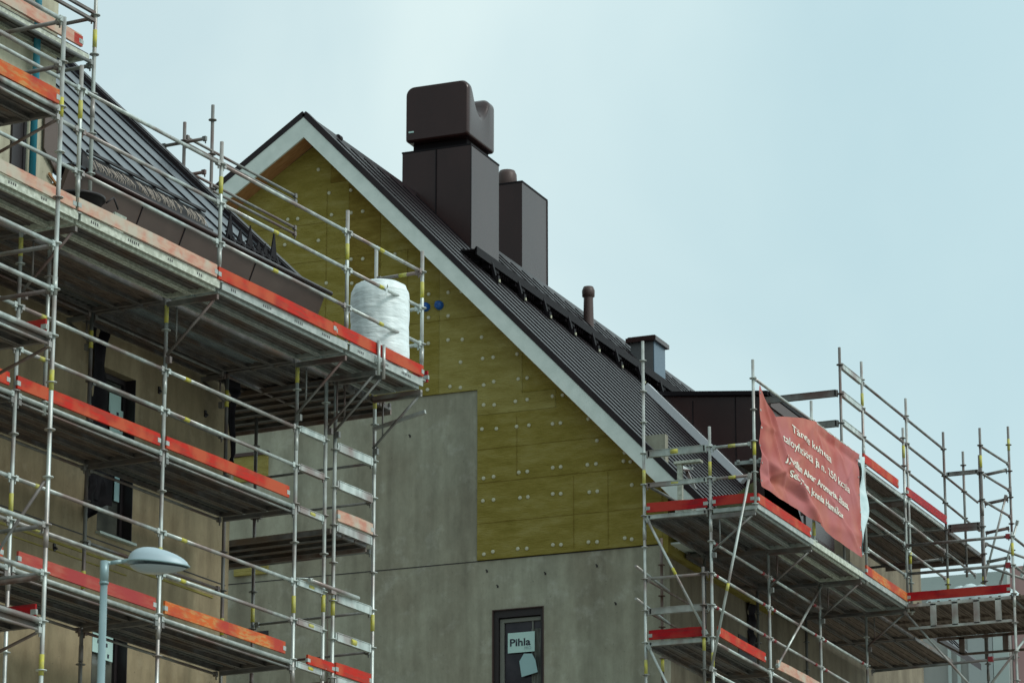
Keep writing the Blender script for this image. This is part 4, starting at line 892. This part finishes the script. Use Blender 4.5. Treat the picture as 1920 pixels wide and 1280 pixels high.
# dormer
DX = -21.75; DY = 64.2; zt0 = 20.29; zt1 = 20.07
dm = GB.part('dormer', MB().prism([(-23.97, DY, zt0), (DX, DY, zt1), (DX, DY, 16.6), (-20.9, DY, 16.6), (-20.9, DY, 17.1)], (0, 5.2, 0)), 'brown_metal')
m = MB().beam((-24.0, DY - .03, zt0 + .03), (DX + .12, DY - .03, zt1 + .02), .10, .08)
for x in (-23.15, -22.3): m.box((x, DY - .012, 17.8), (x + .015, DY, 20.1))
m.prism([(-24, DY, zt0 + .0), (DX + .15, DY, zt1 - .0), (DX + .15, DY, zt1 + .06), (-24, DY, zt0 + .06)], (0, 5.3, 0)); GB.part('dormer_roof', m, 'rib_dark', dm)
GB.part('dormer_flashing', MB().beam((-24.02, DY - .14, zr(-24.02) + .10), (-22.1, DY - .14, zr(-22.1) + .10), .16, .14).beam((-21.9, DY - .12, zr(-21.9) + .03), (-21.0, DY - .12, zr(-21.0) + .03), .05, .04), 'pale_flash', dm)
GB.part('fascia', MB().box((DX, DY + .05, 19.62), (DX + .10, DY + 5.2, 20.02)).box((DX + .1, DY + .05, 19.85), (DX + .14, DY + 5.2, 20.05)), 'brown_trim', dm)
GB.part('wool_slab', MB().box((DX + .01, DY + 2.2, 18.6), (DX + .09, DY + 5.0, 19.62)), 'wool_light', dm)

# loose board against the eave, folded sheet
single('folded_sheet', MB().grid(lambda u, v: (-18.95 + u * .75, 53.35 + .05 * math.sin(u * 5), 15.12 + .42 * v * (.2 + .9 * u)), 6, 4), 'tarp_green', 'brown sheet propped in the corner behind the red front boards', 'sheet', (-18.6, 53.35, 15.12))
m = MB().box((-19.60, 53.6, 15.12), (-19.52, 53.66, 16.05)).box((-19.62, 53.55, 15.12), (-19.35, 53.75, 15.42)).box((-19.64, 53.56, 16.05), (-19.2, 53.7, 16.09))
single('timber_prop', m, 'edge_pale', 'short pale timber prop standing on the deck under the roof corner', 'timber', (-19.5, 53.6, 15.12))
m = MB().beam((-20.4, 55.9, zr(-20.4) + .10), (-20.05, 55.3, zr(-20.05) + .22), .10, .03).beam((-20.35, 55.9, zr(-20.35) + .10), (-20.1, 55.7, zr(-20.1) + .3), .03, .05); m.beam((-20.1, 55.4, zr(-20.1) + .2), (-19.95, 55.4, zr(-19.95) + .02), .05, .05)
single('metal_offcut', m, 'galvanised', 'bent bright metal offcut lying near the lower edge of the roof', 'metal offcut', (-20.2, 55.6, zr(-20.2)))

# ================================================================ banner
TOP = [(52.98, 17.02), (53.24, 16.80), (53.51, 16.63), (54.01, 16.76), (54.55, 16.88), (55.08, 17.00), (55.69, 17.09), (56.74, 17.09), (58.07, 17.11)]
BOT = [(52.96, 15.40), (53.42, 15.41), (54.19, 15.41), (54.98, 15.42), (55.78, 15.39), (56.61, 15.35), (58.07, 15.35)]
def interp(P_, y):
    for a, b in zip(P_, P_[1:]):
        if y <= b[0]: return a[1] + (b[1] - a[1]) * (y - a[0]) / (b[0] - a[0])
    return P_[-1][1]
def fold(y, z):
    u = (y - 52.96) / 5.1; v = (17.1 - z) / 1.75
    d = .05 * math.sin(math.pi * min(1, u)) * math.sin(math.pi * min(1, max(0, v)))
    def crease(y0, z0, y1, z1, w, a):
        dx, dz = y1 - y0, z1 - z0; L = math.hypot(dx, dz); t = ((y - y0) * dx + (z - z0) * dz) / L / L
        if t < -.15 or t > 1.15: return 0
        dist = ((y - y0) * dz - (z - z0) * dx) / L; return a * math.exp(-abs(dist / w) ** 1.3) * min(1, max(0, (t + .15) * 4)) * min(1, max(0, (1.15 - t) * 4))
    d += crease(53.3, 16.8, 54.3, 15.95, .07, .06) + crease(54.3, 15.95, 55.9, 15.4, .09, .07) + crease(53.0, 15.9, 54.9, 15.75, .09, .05) - crease(53.0, 16.1, 53.9, 15.5, .08, .06)
    d += crease(53.1, 15.65, 55.3, 15.62, .08, -.05) + crease(55.2, 15.6, 55.7, 15.35, .07, .06) + crease(55.7, 17.08, 56.2, 16.2, .10, .03) + crease(55.7, 17.08, 54.6, 16.4, .08, .03)
    d += crease(56.3, 15.5, 58.0, 15.7, .12, .035) + crease(55.9, 16.95, 58.0, 16.95, .07, -.05) + crease(57.0, 16.8, 58.0, 16.1, .12, .02) + crease(53.0, 16.4, 53.6, 16.42, .04, .03)
    d += crease(53.0, 17.0, 54.2, 15.5, .025, .03) + crease(58.05, 17.1, 56.6, 16.0, .03, .022) + crease(58.05, 15.4, 56.2, 16.0, .03, .022) + crease(55.7, 17.08, 55.4, 15.6, .022, .018) + crease(53.0, 15.42, 54.9, 16.3, .025, .025) + crease(56.7, 17.08, 57.6, 16.2, .02, .015)
    d += .004 * math.sin(y * 9 + z * 4) + .003 * math.sin(z * 17 - y * 5)
    return d
def bpt(y, z, off=0): return (XC + .09 + fold(y, z) + off, y, z)
BN = Thing('banner', 'red cloth banner with white Finnish lettering hung on the right scaffold rails', 'banner', (XC + .05, 55.5, 15.4))
def bf(u, v):
    y = 52.98 + u * 5.09; zt = interp(TOP, y); zb = interp(BOT, y); return bpt(y, zt + (zb - zt) * v)
BN.part('cloth', MB().grid(bf, 110, 44), 'banner_red')
def line(txt, y0, z0, y1, z1, h, bold):
    t = MB()
    add_text(t, txt, lambda u, v: bpt(y0 + u * (y1 - y0), z0 + u * (z1 - z0) + v * h, .012), bold)
    BN.part('text_line', t, 'banner_text')
line('Tänne kohoaa', 54.45, 16.62, 56.40, 16.56, .18, .004)
line('taloyhtiötä ja n. 250 kotia', 53.98, 16.36, 57.40, 16.28, .18, .004)
line('Jylhällän Alvar, Aromaria, Elissa,', 54.05, 16.05, 57.32, 15.99, .15, .020)
line('Selly, Sen, Jonnia Hamilkar', 54.18, 15.83, 57.00, 15.76, .15, .020)
m = MB()
for k in range(6): m.tube(bpt(53.02, 16.9 - k * .28, -.004), bpt(53.02, 16.9 - k * .28, .008), .018, 0, 10); m.tube(bpt(58.0, 17.0 - k * .3, -.004), bpt(58.0, 17.0 - k * .3, .008), .018, 0, 10)
BN.part('eyelets', m, 'galvanised')
m = MB()
for k in range(8): y = 55.7 + k * .33; m.path([(XC + .1, y, 17.09), (XC + .02, y, 17.17), (XC - .03, y, 17.12)], .006, 0, 5)
BN.part('cable_tie', m, 'banner_text')
single('plastic_strip', MB().grid(lambda u, v: (XC + .06 + .04 * math.sin(v * 9 + u * 3), 58.16 + u * (.30 + .12 * math.sin(v * 5)) + .03 * math.sin(v * 13), 17.1 - v * 1.68 + .04 * u), 8, 30), 'plastic_sheet', 'pale strip of plastic film hanging off the right end of the red banner', 'plastic film', (XC + .06, 58.3, 15.4))

# ================================================================ white wrapped bundle on the upper deck
rnd = random.Random(5)
def wrap(u, v):
    a = 2 * math.pi * u; prof = [(0, 1.27), (.16, 1.28), (.29, 1.27), (.345, 1.24), (.375, 1.16), (.385, 1.0), (.385, .85), (.38, .7), (.385, .5), (.39, .3), (.385, .1), (.37, 0)]
    t_ = v * (len(prof) - 1); i = min(int(t_), len(prof) - 2); f_ = t_ - i
    r_ = prof[i][0] * (1 - f_) + prof[i+1][0] * f_; z = prof[i][1] * (1 - f_) + prof[i+1][1] * f_
    r_ *= 1 + .010 * math.sin(3 * a + 1) + .006 * math.sin(8 * a + z * 3)
    if z < 1.2: r_ += .006 * abs(math.sin(z * 13 + .25 * math.sin(a * 2))) ** .5 - .004 * abs(math.sin(6 * a + z * 2.4)) ** 6
    else: r_ += .010 * math.sin(11 * a) * (1.3 - z) * 6 * min(1, r_ * 4)
    return (-23.585 + r_ * math.cos(a), 40.93 + r_ * math.sin(a), 14.72 + z + .03 * math.sin(a + 2.4) * (z > .9) * (z - .9))
WB = Thing('wrapped_bundle', 'tall bundle wrapped in white plastic standing on the upper deck behind the rails', 'bundle', (-23.585, 40.93, 14.72), FL)
WB.part('wrap', MB().grid(wrap, 120, 110), 'white_wrap')
m = MB().grid(lambda u, v: (-23.585 + (.40 + .02 * math.sin(v * 5)) * math.cos(-.6 + u * .5), 40.93 + (.40 + .03 * v) * math.sin(-.6 + u * .5), 15.55 - v * .32 + .02 * math.sin(u * 9)), 8, 8)
WB.part('wrap_knot', MB().grid(lambda u, v: (-23.25 + u * .10, 40.50 - u * .14 + .03 * math.sin(v * 4), 15.72 + u * .08 - v * .07), 6, 4), 'white_wrap')

# plastic sheet on the far platform
single('plastic_sheet', MB().grid(lambda u, v: (-17.9 + u * 1.75, 61.2 + v * .8, 15.12 + .42 * math.sin(math.pi * min(1, u * 1.05)) ** .35 * math.sin(math.pi * v) ** .4 * (.85 + .10 * math.sin(u * 11 + v * 9) + .07 * math.sin(u * 31 - v * 17))), 50, 16), 'plastic_sheet', 'crumpled clear plastic sheet lying on the far platform behind its red board', 'plastic sheet', (-17.0, 61.5, 15.12))

# ================================================================ street lamp in front
LX, LY = -14.66, 26.39
ang = R(24)
ux = Vector((math.cos(ang), math.sin(ang), 0)); uy = Vector((-math.sin(ang), math.cos(ang), 0))
SLm = Thing('street_lamp', 'pale blue street lamp with an oval head, alone in front of the left scaffold', 'street lamp', (LX, LY, 0))
pole = SLm.part('pole', MB().tube((LX, LY, 0), (LX, LY, 8.2), .055, 0, 20, r2=.030), 'lamp_pole')
SLm.part('sleeve', MB().tube((LX, LY, 8.20), (LX, LY, 8.385), .036, 0, 20).tube((LX, LY, 8.19), (LX, LY, 8.21), .039, 0, 20), 'lamp_pole')
P0 = Vector((LX, LY, 8.36))
arm = MB().path([P0, P0 + ux * .05 + Vector((0, 0, .012)), P0 + ux * .14 + Vector((0, 0, .022)), P0 + ux * .24 + Vector((0, 0, .040))], .017, 0, 12); SLm.part('arm', arm, 'lamp_pole')
def head(u, v, up):
    a = 2 * math.pi * u; s_ = v; L_ = .255; W2 = .135
    ca = math.cos(a); l = L_ * ca * s_; w_ = W2 * math.sin(a) * s_ * (1 - .18 * ca)
    h = (1 - s_ ** 2.2) ** .55
    z = h * (.125 - .035 * ca * s_ ) if up else -h * (.085 - .03 * ca * s_)
    tilt = -.06 * (l / L_)
    c = P0 + ux * (.44 + l) + uy * w_ + Vector((0, 0, .005 + z + tilt * .35)); return c
hd = SLm.part('lamp_head', MB().grid(lambda u, v: head(u, v, True), 40, 14), 'lamp_body')
SLm.part('lamp_glass', MB().grid(lambda u, v: head(u, v * .92, False), 40, 8), 'lamp_glass')
m = MB()
for k in range(72):
    p = head(k / 72, 1, True); q = head((k + 1) / 72, 1, True); m.tube(p + Vector((0, 0, -.004)), q + Vector((0, 0, -.004)), .008, 0, 8, cap=False)
SLm.part('lamp_rim', m, 'lamp_pole'); SLm.part('socket', MB().tube(P0 + ux * .2 + Vector((0, 0, .03)), P0 + ux * .33 + Vector((0, 0, .035)), .028, 0, 14, r2=.05), 'lamp_body')

# ================================================================ far building
FB = Thing('apartment_building', 'distant grey and pink panelled building behind the far platform at the right edge', 'building', (-20, 95, 0))
FB.part('wall', MB().box((-28.0, 95, 0), (-25.42, 105, 23.0)), 'far_grey')
FB.part('wall', MB().box((-25.40, 95.2, 0), (-14, 105, 23.52)), 'far_pink', label='pink rendered wall')
FB.part('parapet', MB().box((-28.2, 94.9, 22.98), (-25.40, 96, 23.36)), 'far_roof')
FB.part('panel', MB().box((-25.86, 94.93, 5), (-25.44, 94.99, 22.6)), 'far_roof'); FB.part('panel', MB().box((-26.55, 94.93, 5), (-25.88, 94.99, 22.4)), 'far_blue')
for x in (-27.92, -27.1, -26.85): FB.part('panel_strip', MB().box((x, 94.9, 5), (x + .09, 94.92, 21.7)), 'far_roof')
